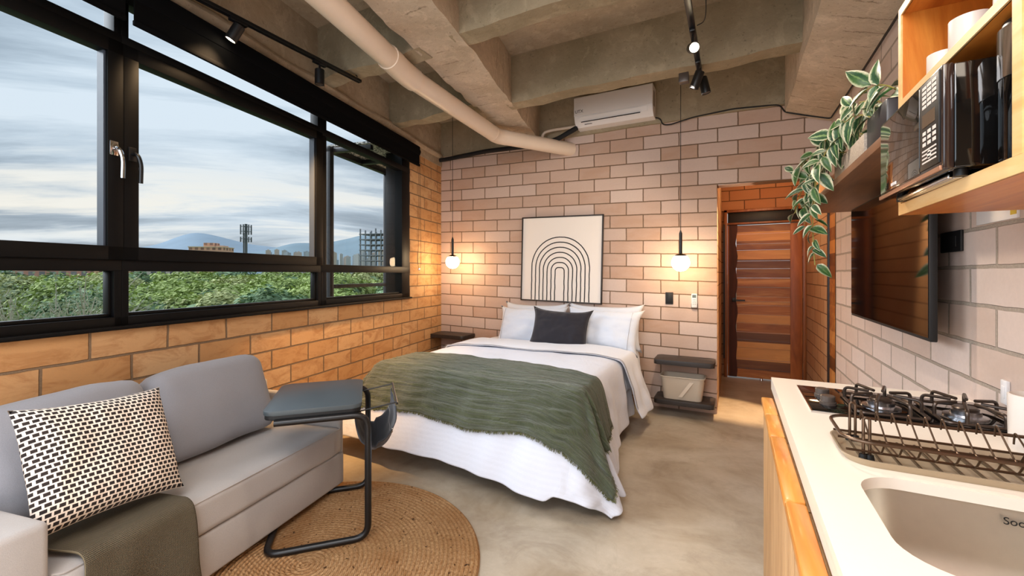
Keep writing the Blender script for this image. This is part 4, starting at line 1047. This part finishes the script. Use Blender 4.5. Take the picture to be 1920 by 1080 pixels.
for k in range(13):
    x_ = RX0+.075+k*.032
    bm = NB(); hh = .088 if k < 9 else .075
    tube(bm, smooth_path([(x_, RY0+.006, .058), (x_, RY0+.03, .028), (x_, RY0+.12, .028), (x_-.006, RY1-.05, hh*.98), (x_-.006, RY1-.042, hh), (x_-.006, RY1-.038, hh-.028)], .010, 4), .0020, 6)
    if k >= 8: tube(bm, smooth_path([(x_, RY0+.06, .028), (x_, RY0+.06, .085), (x_, RY0+.10, .03)], .01, 4), .0024, 6)
    obj('cross_wire', bm, M_darksteel, DR)
bm = NB()
for y_ in (RY0+.04, RY0+.13, RY1-.04): tube(bm, [(RX0+.01, y_, .026), (RX1-.01, y_, .026)], .003, 6)
obj('long_wire', bm, M_darksteel, DR)
for x_, y_ in ((RX0+.045, RY0+.045), (RX0+.045, RY1-.045), (RX1-.05, RY0+.045), (RX1-.05, RY1-.045)):
    bm = NB(); tube(bm, smooth_path([(x_, y_, .008), (x_, y_, .105), (x_+.012, y_, .105), (x_+.012, y_, .01)], .006, 4), .0034, 8); lg = obj('post', bm, M_darksteel, DR)
    bm = NB(); lathe(bm, [(0, .0045), (.010, .0045), (.008, .018), (0, .018)], (x_, y_, 0), 12); lathe(bm, [(0, .0045), (.010, .0045), (.008, .018), (0, .018)], (x_+.012, y_, 0), 12); obj('rubber_foot', bm, M_dark, lg)
# utensil cup with spoon and spatula
UC = thing('utensil_cup', 'white ceramic utensil cup on the worktop by the right wall', 'cup', (.672, 1.545, KZ))
bm = NB(); lathe(bm, [(0, 0), (.044, 0), (.050, .01), (.052, .145), (.048, .147), (.046, .14), (.045, .012), (0, .01)], (0, 0, 0), 28); obj('cup_body', bm, M_whitem, UC)
SP = thing('wooden_spoon', 'pale wooden spoon with dark tip standing in the white cup', 'spoon', (.668, 1.545, KZ+.012))
bm = NB(); tube(bm, [(-.012, 0, 0), (.005, 0, .24)], lambda t_: .0075+.001*t_, 10); obj('handle', bm, M_spoon, SP)
def bowl(u, v):
    a = u*2*pi; r_ = sin(pi*v)**.7
    return Vector((.012+.032*r_*cos(a), .008*r_*sin(a), .23+.13*v))
bm = grid(bowl, 20, 12); bmesh.ops.remove_doubles(bm, verts=bm.verts, dist=.0005); obj('spoon_bowl', bm, M_spoon, SP, smooth=180)
bm = grid(lambda u, v: Vector((.018+.021*sin(pi*v)**.7*cos(u*2*pi), -.003+.008*sin(pi*v)**.7*sin(u*2*pi), .25+.09*v)), 20, 12); bmesh.ops.remove_doubles(bm, verts=bm.verts, dist=.0005); q_ = obj('spoon_hollow', bm, simple('spoon_dark', (92, 78, 68), .5), SP, smooth=180); q_['label'] = 'dark brown hollow of the spoon'
SP2 = thing('spatula', 'second pale wooden utensil standing in the white cup', 'spatula', (.685, 1.54, KZ+.012))
bm = NB(); tube(bm, [(0, 0, 0), (.02, 0, .23)], .007, 10); box(bm, .0, .05, -.004, .004, .22, .31, .003); obj('blade', bm, M_spoon, SP2)
# outlets on the right wall
def outlet(name, y0, y1, z0, z1, mat, label, cat='socket'):
    t_ = thing(name, label, cat, (XR, (y0+y1)/2, (z0+z1)/2)); hy, hz = (y1-y0)/2, (z1-z0)/2
    bm = NB(); box(bm, -.010, 0, -hy, hy, -hz, hz, .003); obj('plate', bm, mat, t_)
    bm = NB(); box(bm, -.012, -.009, -hy*.6, hy*.6, -hz*.5, hz*.5, .001); obj('socket_face', bm, mat, t_)
outlet('wall_socket', 2.17, 2.345, 1.435, 1.515, M_blackm, 'black wall socket beside the television')
outlet('wall_socket', 1.87, 1.905, .945, 1.02, M_white, 'white wall socket behind the utensil cup')
t_ = thing('wall_plate', 'white panel on the brick wall just below the wooden shelves', 'panel', (XR, 1.94, 1.60)); bm = NB(); box(bm, -.008, 0, -.12, .12, -.082, .09, .002); obj('panel', bm, M_white, t_)
bm = NB(); box(bm, -.0095, -.0075, -.119, -.09, -.07, -.04); obj('yellow_mark', bm, simple('yellow', (226, 190, 60), .6), t_)

# television
TV = thing('television', 'large black television mounted on the right wall', 'television', (0, 0, 0))
TY0, TY1, TZ0, TZ1 = 2.145, 3.345, 1.095, 1.752
bm = NB(); box(bm, .652, .676, TY0, TY1, TZ0, TZ1, .004); obj('casing', bm, M_blackm, TV)
bm = NB(); box(bm, .650, .653, TY0+.008, TY1-.008, TZ0+.014, TZ1-.008); obj('screen', bm, M_tv, TV)
bm = NB(); box(bm, .676, .712, TY0+.15, TY1-.15, TZ0+.04, TZ1-.16, .01); obj('rear_housing', bm, M_blackm, TV)
bm = NB(); box(bm, .70, XR-.002, 2.55, 2.95, 1.32, 1.56, .004); obj('wall_bracket', bm, M_black, TV)

# wooden shelf with planter over the television
LS = thing('long_shelf', 'brown wooden shelf above the television carrying the trailing plant', 'shelf', (0, 0, 1.80))
bm = NB(); box(bm, .458, XR-.003, 1.76, 3.86, 0, .035, .003); obj('shelf_board', bm, M_brown, LS)
bm = NB(); box(bm, .70, XR-.004, 1.80, 3.7, .035, .065, .003); obj('wall_cleat', bm, M_brown, LS)
PL = thing('planter', 'dark planter box with perforated pale sleeve on the brown shelf', 'planter', (.59, 2.62, 1.836))
bm = NB(); box(bm, -.105, .12, -.34, .25, .0, .11, .008); obj('sleeve', bm, simple('perforated_grey', (168, 154, 140), .6, noise_amt=.6, nscale=140), PL)
bm = NB(); box(bm, -.095, .11, -.60, -.34, .0, .16, .008); obj('dark_pot', bm, simple('blue_black_pot', (26, 28, 38), .35), PL)
bm = NB(); box(bm, -.09, .11, -.32, .23, .10, .115, .002); obj('soil', bm, simple('soil', (52, 38, 28), .95, bump=.8, bscale=60), PL)
TPn = thing('trailing_plant', 'variegated green and cream trailing plant hanging off the brown shelf', 'plant', (.54, 2.62, 1.94))
def leaf(bm, pos, dirv, up, L_, W_, curl=.25):
    dirv = dirv.normalized(); side = dirv.cross(up).normalized(); up = side.cross(dirv).normalized()
    def f(u, v):
        wv = W_*sin(pi*min(1, u**.75*.97+.03))**.8*(1 if u < .97 else .3)
        y_ = (v-.5)*wv
        return pos+dirv*(u*L_)+side*y_+up*(-curl*L_*u*u+abs(v-.5)*wv*.35)
    t = grid(f, 6, 4); merge(bm, t)
bm = NB(); bm.loops.layers.uv.verify(); sm = NB(); random.seed(21)
# vines: start in the planter, cross the shelf edge, hang down
vines = [
    [(.0, .0, .0), (-.09, .1, .04), (-.14, .22, -.02), (-.15, .27, -.22), (-.145, .28, -.42), (-.14, .26, -.54)],
    [(.02, .1, .0), (-.08, .2, .05), (-.15, .36, .0), (-.19, .45, -.12), (-.21, .48, -.22)],
    [(.02, -.2, .02), (-.06, -.1, .08), (-.13, .02, .04), (-.16, .10, -.10), (-.16, .12, -.22)],
    [(.0, -.35, .04), (-.05, -.25, .12), (-.09, -.1, .12), (-.12, .1, .10)],
    [(.05, -.5, .06), (-.02, -.55, .12), (-.06, -.45, .16), (-.09, -.3, .14)],
    [(.06, .0, .0), (.0, .12, .12), (-.06, .22, .12), (-.12, .3, .05)],
    [(.03, -.1, .0), (-.04, .0, .13), (-.10, .18, .10), (-.17, .32, .06), (-.22, .44, .03)],
    [(.05, -.3, .0), (.02, -.3, .15), (-.04, -.2, .18)],
    [(.05, .2, .0), (-.05, .3, .06), (-.13, .38, .04), (-.17, .40, -.10), (-.17, .39, -.30)],
]
for vi, vn in enumerate(vines):
    pts = smooth_path(vn, .12, 6); tube(sm, pts, .0028, 5)
    ln = sum((pts[i+1]-pts[i]).length for i in range(len(pts)-1)); n_ = int(ln/.030)
    for k in range(n_+1):
        f_ = k/n_*(len(pts)-1); i = min(int(f_), len(pts)-2); p = pts[i].lerp(pts[i+1], f_-i); tg = (pts[i+1]-pts[i]).normalized()
        sd = 1 if k % 2 else -1
        up = Vector((-.6, -.45, .65)); rnd = Vector((random.uniform(-.6, .6), random.uniform(-.6, .6), random.uniform(-.5, .4)))
        lat = tg.cross(Vector((-.7, -.6, .3))).normalized()*sd
        d_ = lat*.75+tg*.35+rnd*1.0+Vector((-.12, -.05, -.18)); p = p+Vector((random.uniform(-.012, .012), random.uniform(-.012, .012), random.uniform(-.01, .01)))
        big = random.uniform(.075, .115)*(1 if vi != 0 or k < n_-5 else .8)
        leaf(bm, p, d_, up+rnd*.7, big, big*random.uniform(.42, .56), random.uniform(.05, .6))
obj('foliage', bm, M_leaf, TPn, smooth=180); obj('stems', sm, M_stem, TPn)

# open wall cabinet
OC = thing('wall_cabinet', 'open honey-wood wall cabinet holding the microwave and mugs', 'cabinet', (0, 0, 0))
CX0, CX1, CY0, CY1, CZ0, CZ1 = .45, XR-.003, 1.08, 1.716, 1.53, 2.16
bm = NB(); box(bm, CX0+.004, CX1, .2, CY1-.001, CZ0, CZ0+.033); obj('bottom_board', bm, M_shelfy, OC)
bm = NB(); box(bm, CX0+.004, CX1, .2, CY1-.001, CZ1-.025, CZ1); obj('top_board', bm, M_shelfy, OC)
bm = NB(); box(bm, CX0+.004, CX1, CY0+.03, CY1-.025, 1.855, 1.876); obj('middle_shelf', bm, M_shelfy, OC)
bm = NB(); box(bm, CX0+.004, CX1, CY1-.025, CY1, CZ0+.033, CZ1-.025); obj('side_panel', bm, M_shelf, OC)
bm = NB(); box(bm, CX0+.004, CX1, CY0, CY0+.03, CZ0+.033, CZ1-.025); obj('side_panel', bm, M_shelf, OC)
bm = NB(); box(bm, CX1-.014, CX1, .2, CY1-.025, CZ0+.033, CZ1-.025); obj('back_panel', bm, M_shelf, OC)
bm = NB(); e_ = .006
box(bm, CX0, CX0+e_, .2, CY1, CZ0, CZ0+.033); box(bm, CX0, CX0+e_, .2, CY1, CZ1-.025, CZ1); box(bm, CX0, CX0+e_, CY0+.03, CY1-.02, 1.855, 1.876); box(bm, CX0-.0003, CX0+e_, CY1-.022, CY1, CZ0+.033, CZ1-.025); box(bm, CX0-.0003, CX0+e_, CY0, CY0+.03, CZ0+.033, CZ1-.025)
eb = obj('edge_banding', bm, M_edge, OC); eb['label'] = 'pale edge banding'
# mugs
def mug(x, y, r, h, label, z=1.877):
    t_ = thing('mug', label, 'mug', (x, y, z), group='white mugs on the upper shelf')
    bm = NB(); lathe(bm, [(0, 0), (r*.9, 0), (r, .006), (r, h), (r-.004, h), (r-.004, .008), (0, .006)], (0, 0, 0), 28); obj('mug_body', bm, M_whitem, t_)
    bm = NB(); tube(bm, smooth_path([(r*.8*.7, -r*.7, h*.8), (r+.01, -r-.012, h*.78), (r+.012, -r-.012, h*.3), (r*.6, -r*.7, h*.25)], .015), .004, 8); obj('handle', bm, M_whitem, t_)
mug(.515, 1.60, .034, .082, 'small white mug, the farthest on the upper shelf of the wooden cabinet')
mug(.535, 1.505, .040, .125, 'tall white mug in the middle of the upper shelf of the wooden cabinet')
mug(.54, 1.30, .040, .09, 'white mug at the near end of the upper shelf of the wooden cabinet')
# microwave
MW = thing('microwave', 'black microwave oven standing in the lower bay of the wooden cabinet', 'microwave', (0, 0, 1.564))
bm = NB(); box(bm, .418, .72, 1.245, 1.680, .014, .238, .004); obj('body', bm, M_glassblack, MW)
bm = NB(); box(bm, .400, .419, 1.245, 1.684, .012, .240, .004); obj('front_frame', bm, simple('smoky_front', (44, 32, 28), .12, 0, .6), MW)
bm = NB(); box(bm, .3975, .4005, 1.370, 1.674, .028, .232, .001); obj('door_glass', bm, simple('mirror_black', (34, 32, 28), .03, 0, 1.0, coat=.6), MW)
bm = NB(); box(bm, .396, .401, 1.250, 1.684, .012, .022, .001); obj('lower_trim', bm, simple('copper_trim', (176, 128, 100), .3, .4), MW)
bm = NB(); box(bm, .3965, .4005, 1.256, 1.362, .03, .232, .001); kp = obj('control_panel', bm, M_dark, MW)
bm = NB(); box(bm, .3955, .397, 1.275, 1.345, .128, .158); obj('display', bm, simple('dim_display', (92, 74, 56), .3), kp)
bm = NB()
for r_ in range(5):
    for c_ in range(3): box(bm, .3955, .397, 1.268+c_*.028, 1.288+c_*.028, .172+r_*.011, .179+r_*.011)
obj('upper_keys', bm, simple('button_print', (224, 214, 204), .5), kp); bm = NB()
for r_ in range(3):
    for c_ in range(3): box(bm, .3955, .397, 1.270+c_*.028, 1.286+c_*.028, .084+r_*.013, .092+r_*.013)
for r_ in range(4): box(bm, .3955, .397, 1.268, 1.345, .044+r_*.009, .0475+r_*.009)
obj('lower_keys', bm, MATS['button_print'], kp); bm = NB()
lathe(bm, [(0, 0), (.010, 0), (.010, .0015), (0, .0015)], (0, 0, 0), 14, Matrix.Translation((.3955, 1.306, .060)) @ Matrix.Rotation(pi/2, 4, 'Y'))
obj('start_button', bm, MATS['button_print'], kp)
bm = NB(); box(bm, .3962, .3976, 1.535, 1.575, .035, .043); obj('small_label', bm, M_white, MW)
for x_, y_ in ((.44, 1.28), (.44, 1.65), (.69, 1.28), (.69, 1.65)):
    bm = NB(); lathe(bm, [(0, 0), (.012, 0), (.012, .014), (0, .014)], (x_, y_, 0), 12); obj('foot', bm, M_dark, MW)
ST = thing('steel_tray', 'flat steel tray lying under the front of the microwave', 'tray', (0, 0, 1.5635))
bm = NB(); box(bm, .425, .435, 1.30, 1.63, .0005, .010, .003); obj('tray_lip', bm, M_chrome, ST); bm = NB(); box(bm, .435, .66, 1.30, 1.63, .0005, .005, .001); obj('tray_plate', bm, M_chrome, ST)
# kettle canister
KT = thing('canister', 'tall dark glass canister with steel top beside the microwave', 'canister', (.52, 1.178, 1.5635))
bm = NB(); lathe(bm, [(0, 0), (.056, 0), (.058, .01), (.058, .165), (0, .165)], (0, 0, 0), 28); obj('glass_body', bm, M_glassblack, KT)
bm = NB(); lathe(bm, [(.056, .165), (.060, .166), (.060, .262), (0, .262)], (0, 0, 0), 28); obj('steel_band', bm, M_chrome, KT)
bm = NB(); lathe(bm, [(0, .262), (.055, .262), (.053, .276), (.04, .284), (0, .285)], (0, 0, 0), 28); obj('lid', bm, M_black, KT)

# ------------------------------------------------------------------ outside
CF = Vector((-sin(radians(27.4)), cos(radians(27.4)), 0)); CR = Vector((cos(radians(27.4)), sin(radians(27.4)), 0))
def far(r, D_, z=0.0):
    """point at bearing r (tangent, left negative) and distance D_ out from the window"""
    return CF*D_+CR*(r*D_)+Vector((0, 0, z))
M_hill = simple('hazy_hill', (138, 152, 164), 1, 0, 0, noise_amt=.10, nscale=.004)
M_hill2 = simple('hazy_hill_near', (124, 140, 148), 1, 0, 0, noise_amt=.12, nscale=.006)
M_park = simple('park_ground', (104, 116, 74), 1, noise_amt=.3, nscale=.3)
bm = NB(); box(bm, -5000, -8, -3000, 6000, -9.2, -9.0); struct('ground', bm, M_park)
def hill(D_, r0, r1, hf, mat, base=-9):
    def f(u, v):
        r_ = r0+(r1-r0)*u; h = hf(r_); rr_ = 1-abs(v*2-1)
        p = far(r_, D_*(1+.25*(v-.5)*2)); p.z = base+(h-base)*rr_**.8*(1+.05*noise.noise(Vector((r_*9, v*4, 0))))
        return p
    struct('hills', grid(f, 120, 12), mat, smooth=180)
def ph(v_px, D_): return 1.35+(514-v_px)/802*D_
def hA(r_): return ph(470-32*exp(-((r_+.735)/.10)**2)-8*exp(-((r_+.60)/.06)**2)+3*noise.noise(Vector((r_*14, 0, 0))), 5200)
def hB(r_): return ph(474-16*exp(-((r_+.50)/.07)**2)-34*exp(-((r_+.33)/.10)**2)+3*noise.noise(Vector((r_*18, 4, 0))), 3800)
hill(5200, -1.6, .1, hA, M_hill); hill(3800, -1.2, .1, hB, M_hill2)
# distant city
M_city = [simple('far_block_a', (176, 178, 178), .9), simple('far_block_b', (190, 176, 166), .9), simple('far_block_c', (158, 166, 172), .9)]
random.seed(5); used_ = []
for k in range(80):
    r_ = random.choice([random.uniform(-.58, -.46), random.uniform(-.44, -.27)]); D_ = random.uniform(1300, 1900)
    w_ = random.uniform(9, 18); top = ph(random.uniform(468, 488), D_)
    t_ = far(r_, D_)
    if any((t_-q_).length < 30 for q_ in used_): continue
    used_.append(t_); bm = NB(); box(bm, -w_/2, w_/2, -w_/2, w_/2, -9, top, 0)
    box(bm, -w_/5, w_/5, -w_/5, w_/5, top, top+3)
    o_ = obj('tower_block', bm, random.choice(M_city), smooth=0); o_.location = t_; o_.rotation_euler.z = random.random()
    tagp(o_, 'hazy far city tower block on the horizon seen through the windows', 'building', 'far city tower blocks')
# brick apartment block, behind the middle pane
def facade_mat(name, wall, win, cw=3.2, ch=3.0):
    m, t, b, o = newmat(name); tc = t.node('ShaderNodeTexCoord').outputs['Object']; x, y, z = t.sep(tc)
    br = t.node('ShaderNodeTexBrick'); br.offset = 0; t.link(t.comb(t.math('ADD', x, y), z, 0.0), br.inputs[0]); br.inputs['Scale'].default_value = 1
    br.inputs['Brick Width'].default_value = cw; br.inputs['Row Height'].default_value = ch; br.inputs['Mortar Size'].default_value = .75
    br.inputs['Color1'].default_value = col(win); br.inputs['Color2'].default_value = col(tuple(min(255, v*1.4) for v in win)); br.inputs['Mortar'].default_value = col(wall)
    t.link(br.outputs['Color'], b.inputs['Base Color']); b.inputs['Roughness'].default_value = .8; return m
M_fac1 = facade_mat('orange_facade', (214, 166, 138), (120, 92, 80)); M_fac2 = facade_mat('pale_facade', (206, 198, 190), (96, 100, 106)); M_fac3 = facade_mat('pink_facade', (190, 140, 126), (120, 116, 120))
def block(name, r_, D_, w_, d_, ztop, mat, label, extra=()):
    t_ = thing(name, label, 'building', far(r_, D_, -9)); t_.rotation_euler.z = .6
    bm = NB(); box(bm, -w_/2, w_/2, -d_/2, d_/2, 0, ztop+9); obj('walls', bm, mat, t_, smooth=0)
    bm = NB(); box(bm, -w_/2-.3, w_/2+.3, -d_/2-.3, d_/2+.3, ztop+9, ztop+9.5); obj('roof_slab', bm, M_hall, t_, smooth=0)
    for e in extra: bm = NB(); box(bm, *e); obj('rooftop_house', bm, mat, t_, smooth=0)
D1 = 260
block('apartment_building', -.702, D1, 19, 12, ph(465, D1), M_fac1, 'orange apartment building on the horizon left of the antenna mast', [(-3, 3, -3, 3, ph(465, D1)+9, ph(456, D1)+9), (4, 8, -3, 3, ph(465, D1)+9, ph(461, D1)+9)])
D1 = 150
block('apartment_building', -1.02, D1, 30, 10, ph(504, D1), M_fac3, 'pink-roofed block behind the tree at the left mullion', [])
block('apartment_building', -.925, D1-20, 8, 8, ph(506, D1), M_fac1, 'narrow orange block just right of the left mullion', [])
block('apartment_building', -.815, D1+10, 18, 8, ph(507, D1), M_fac2, 'pale low block above the park trees in the middle pane', [])
block('apartment_building', -1.16, D1+20, 16, 8, ph(512, D1), M_fac2, 'white low block behind the branching tree at the far left', [])
# antenna mast
D1 = 90; AM = thing('antenna_mast', 'tall antenna mast with phone panels on the skyline', 'mast', far(-.622, D1, -9))
bm = NB(); tube(bm, [(0, 0, 0), (0, 0, ph(420, D1)+9)], .28, 8); tube(bm, [(-1.1, .2, 0), (-1.1, .2, ph(436, D1)+9)], .16, 8); obj('pole', bm, simple('mast_grey', (92, 96, 100), .7), AM)
for zc in (425, 434, 448):
    for a in range(6):
        bm = NB(); an_ = a*pi/3; x_, y_ = .95*cos(an_), .95*sin(an_); zz_ = ph(zc, D1)+9
        box(bm, x_-.10, x_+.10, y_-.10, y_+.10, zz_-.65, zz_+.4); tube(bm, [(0, 0, zz_), (x_, y_, zz_)], .06, 5); obj('antenna_panel', bm, MATS['mast_grey'], AM)
# building under construction
D1 = 170; UB = thing('unfinished_building', 'grey unfinished concrete building behind the right window pane', 'building', far(-.300, D1, -9)); UB.rotation_euler.z = .2
M_conc_grey = simple('raw_concrete', (120, 126, 132), .9); W_ = 17
for k in range(8):
    z_ = ph(500, D1)+9+(k-1)*2.1
    bm = NB(); box(bm, -W_/2+(2 if k < 2 else 0), W_/2, -4, 4, z_, z_+.32); obj('floor_slab', bm, M_conc_grey, UB, smooth=0)
for k in range(8):
    x_ = -W_/2+.4+k*(W_-.8)/7
    for y_ in (-3.7, 3.7):
        bm = NB(); box(bm, x_-.2, x_+.2, y_-.2, y_+.2, 0, ph(430+(k % 3)*3, D1)+9); obj('column', bm, M_conc_grey, UB, smooth=0)
# street lamp
SLp = thing('street_lamp', 'curved street lamp seen through the last window pane', 'street lamp', far(-.262, 30, -9))
bm = NB(); tube(bm, smooth_path([(0, 0, 0), (0, 0, ph(400, 30)+9), (-.65, -.35, ph(397, 30)+9)], .3), .06, 8); obj('pole', bm, M_conc_grey, SLp); bm = NB(); lathe(bm, [(0, -.05), (.16, -.03), (.13, .05), (0, .07)], (-.72, -.38, ph(397, 30)+9), 12); obj('lamp_head', bm, M_dark, SLp)
# trees
def leafmat(name, c1, c2):
    m, t, b, o = newmat(name); tc = t.node('ShaderNodeTexCoord').outputs['Object']
    n = t.noise(tc, .9, 5, .7); n2 = t.noise(tc, 7, 3, .7)
    c = t.mix(t.ramp(n, [(.35, (0, 0, 0)), (.65, (1., 1., 1.))]), c1, c2); c = t.mix(t.math('MULTIPLY', n2, .45), c, tuple(v*.5 for v in lin(c1)))
    t.link(c, b.inputs['Base Color']); b.inputs['Roughness'].default_value = .8; b.inputs['Specular IOR Level'].default_value = .1; return m
M_tr = [leafmat('foliage_green', (150, 172, 96), (190, 202, 130)), leafmat('foliage_dark', (112, 142, 108), (150, 172, 130)), leafmat('foliage_olive', (168, 174, 116), (200, 204, 146)), leafmat('foliage_grey', (150, 166, 130), (186, 194, 160))]
M_bark = simple('bark', (92, 84, 70), .9)
def crown_mesh(R_, H_, n_, sz, seed, open_=0):
    random.seed(seed); bm = NB()
    for k in range(n_):
        th_ = random.uniform(0, 2*pi); c_ = random.uniform(-.35, 1)
        rad = (random.uniform(.75, 1.0) if random.random() > open_ else random.uniform(.3, 1))
        s_ = sqrt(1-c_*c_); d_ = Vector((s_*cos(th_), s_*sin(th_), c_))
        lump = 1+.28*noise.noise(d_*2.6+Vector((seed, 0, 0)))+.12*noise.noise(d_*7+Vector((seed, 0, 0)))
        p = Vector((d_.x*R_, d_.y*R_, d_.z*H_))*rad*lump
        nr = (d_+Vector((random.uniform(-.8, .8), random.uniform(-.8, .8), random.uniform(-.3, .9)))).normalized()
        a_ = nr.orthogonal().normalized(); b_ = nr.cross(a_); q = sz*random.uniform(.6, 1.3)
        vs = [bm.verts.new(p+a_*q), bm.verts.new(p+b_*q*.7), bm.verts.new(p-a_*q), bm.verts.new(p-b_*q*.7)]
        bm.faces.new(vs)
    me = bpy.data.meshes.new('crown'); bm.to_mesh(me); bm.free(); return me
CR_ = [crown_mesh(3.2, 2.4, 9000, .14, s) for s in (1, 2, 3)]
for i, me in enumerate(CR_): me.materials.append(M_tr[i])
def tree(r_, D_, vtop, scale, kind, label):
    t_ = thing('park_tree', label, 'tree', far(r_, D_, -9), group='park trees outside the window')
    zt = ph(vtop, D_)+9
    c_ = bpy.data.objects.new('crown', CR_[kind % 3]); C.objects.link(c_); c_.parent = t_; c_.scale = (scale, scale, scale); c_.location = (0, 0, zt-2.6*scale); c_.rotation_euler.z = r_*40
    bm = NB(); lathe(bm, [(.9*scale*2.3, -.9*scale), (2.7*scale, 0), (2.2*scale, 1.2*scale), (1.2*scale, 1.9*scale), (0, 2.1*scale)], (0, 0, zt-2.6*scale), 14)
    for v in bm.verts: v.co += noise.noise_vector(v.co)*.3
    cc_ = obj('inner_foliage', bm, M_tr[1], t_, smooth=180)
    bm = NB(); tube(bm, [(0, 0, 0), (.1, 0, zt-2.6*scale)], lambda q: .22*scale*(1-.4*q), 8); obj('trunk', bm, M_bark, t_)
lab = ['green leafy park tree seen through the low panes', 'darker park tree seen through the low panes', 'olive park tree seen through the low panes']
random.seed(77)
rows = [(24, 545, .95), (32, 527, 1.1), (44, 516, 1.3), (60, 510, 1.6), (85, 506, 2.2)]
k_ = 0
for D_, vt, scv in rows:
    step = .17*24/D_*scv*1.0
    r_ = -1.30 if D_ > 40 else -.98
    while r_ < -.20:
        kd = random.choice([0, 0, 1, 2]); tree(r_+random.uniform(-.02, .02), D_*random.uniform(.93, 1.07), vt+random.uniform(-6, 8), scv*random.uniform(.9, 1.15), kd, lab[kd]); r_ += step*random.uniform(.85, 1.15); k_ += 1
# branching tree at the left
BT = thing('branching_tree', 'wide tree with bare forking branches at the far left of the window', 'tree', far(-1.11, 12, -9.7)); random.seed(12)
bm = NB(); crown = []
def branch(p, d_, L_, r_, lev):
    n_ = 5; pts = [p]; q = p.copy(); dd = d_.copy()
    for i in range(n_):
        dd = (dd+Vector((random.uniform(-.12, .12), random.uniform(-.12, .12), .05))).normalized(); q = q+dd*L_/n_; pts.append(q.copy())
    tube(bm, pts, lambda t_: r_*(1-.45*t_), 6)
    if lev == 0: crown.append(q.copy()); return
    for i in range(4 if lev > 1 else 3):
        a_ = random.uniform(0, 2*pi); sp = random.uniform(.35, .75)
        o__ = dd.orthogonal().normalized(); o__ = Matrix.Rotation(a_, 3, dd) @ o__
        branch(pts[random.randint(2, n_)], (dd+o__*sp).normalized(), L_*random.uniform(.62, .85), r_*.52, lev-1)
tube(bm, [(0, 0, 0), (0, 0, 6.6)], lambda t_: .26-.06*t_, 8)
for i in range(7):
    a_ = i*2*pi/7; branch(Vector((0, 0, 6.4)), Vector((cos(a_)*.8, sin(a_)*.8, 1)).normalized(), 2.0, .11, 3)
obj('trunk_and_branches', bm, simple('grey_bark', (184, 178, 158), .9), BT)
bm = NB(); random.seed(9)
for c_ in crown:
    for k in range(12):
        p = c_+Vector((random.gauss(0, .32), random.gauss(0, .32), random.gauss(.05, .22))); q = random.uniform(.03, .065)
        nr = Vector((random.uniform(-1, 1), random.uniform(-1, 1), random.uniform(0, 1))).normalized(); a_ = nr.orthogonal().normalized(); b_ = nr.cross(a_)
        bm.faces.new([bm.verts.new(p+a_*q), bm.verts.new(p+b_*q*.6), bm.verts.new(p-a_*q), bm.verts.new(p-b_*q*.6)])
obj('leaves', bm, M_tr[3], BT, smooth=0)
# steel balcony frame outside the last window
BF = thing('balcony_frame', 'dark steel canopy frame and railing outside the last window', 'steel frame'); BF.matrix_world = ML
for s_ in (3.27, 4.33):
    bm = NB(); box(bm, -.64, -.58, s_-.03, s_+.03, -9, 2.66, .004); obj('post', bm, M_black, BF)
bm = NB(); box(bm, -.64, -.58, 3.24, 4.9, 2.62, 2.68, .004); obj('top_beam', bm, M_black, BF)
bm = NB(); box(bm, -.63, -.59, 3.3, 4.3, 1.20, 1.24, .004); obj('handrail', bm, M_black, BF)
for s_ in (3.3, 3.8, 4.3): bm = NB(); box(bm, -.62, -.12, s_-.025, s_+.025, 2.62, 2.67, .004); obj('cross_beam', bm, M_black, BF)
PS = thing('canopy_panel', 'pale perforated panel of the canopy above the last window', 'panel'); PS.matrix_world = ML
m, t, b, o = newmat('perforated_pattern'); tc = t.node('ShaderNodeTexCoord').outputs['Object']
vo = t.node('ShaderNodeTexVoronoi', feature='DISTANCE_TO_EDGE'); t.link(tc, vo.inputs['Vector']); vo.inputs['Scale'].default_value = 26
t.link(t.ramp(vo.outputs['Distance'], [(.10, (206, 204, 196)), (.16, (70, 72, 74))]), b.inputs['Base Color'])
bm = NB(); box(bm, -.66, -.12, 3.3, 4.9, 2.69, 2.71); obj('perforated_sheet', bm, m, PS)
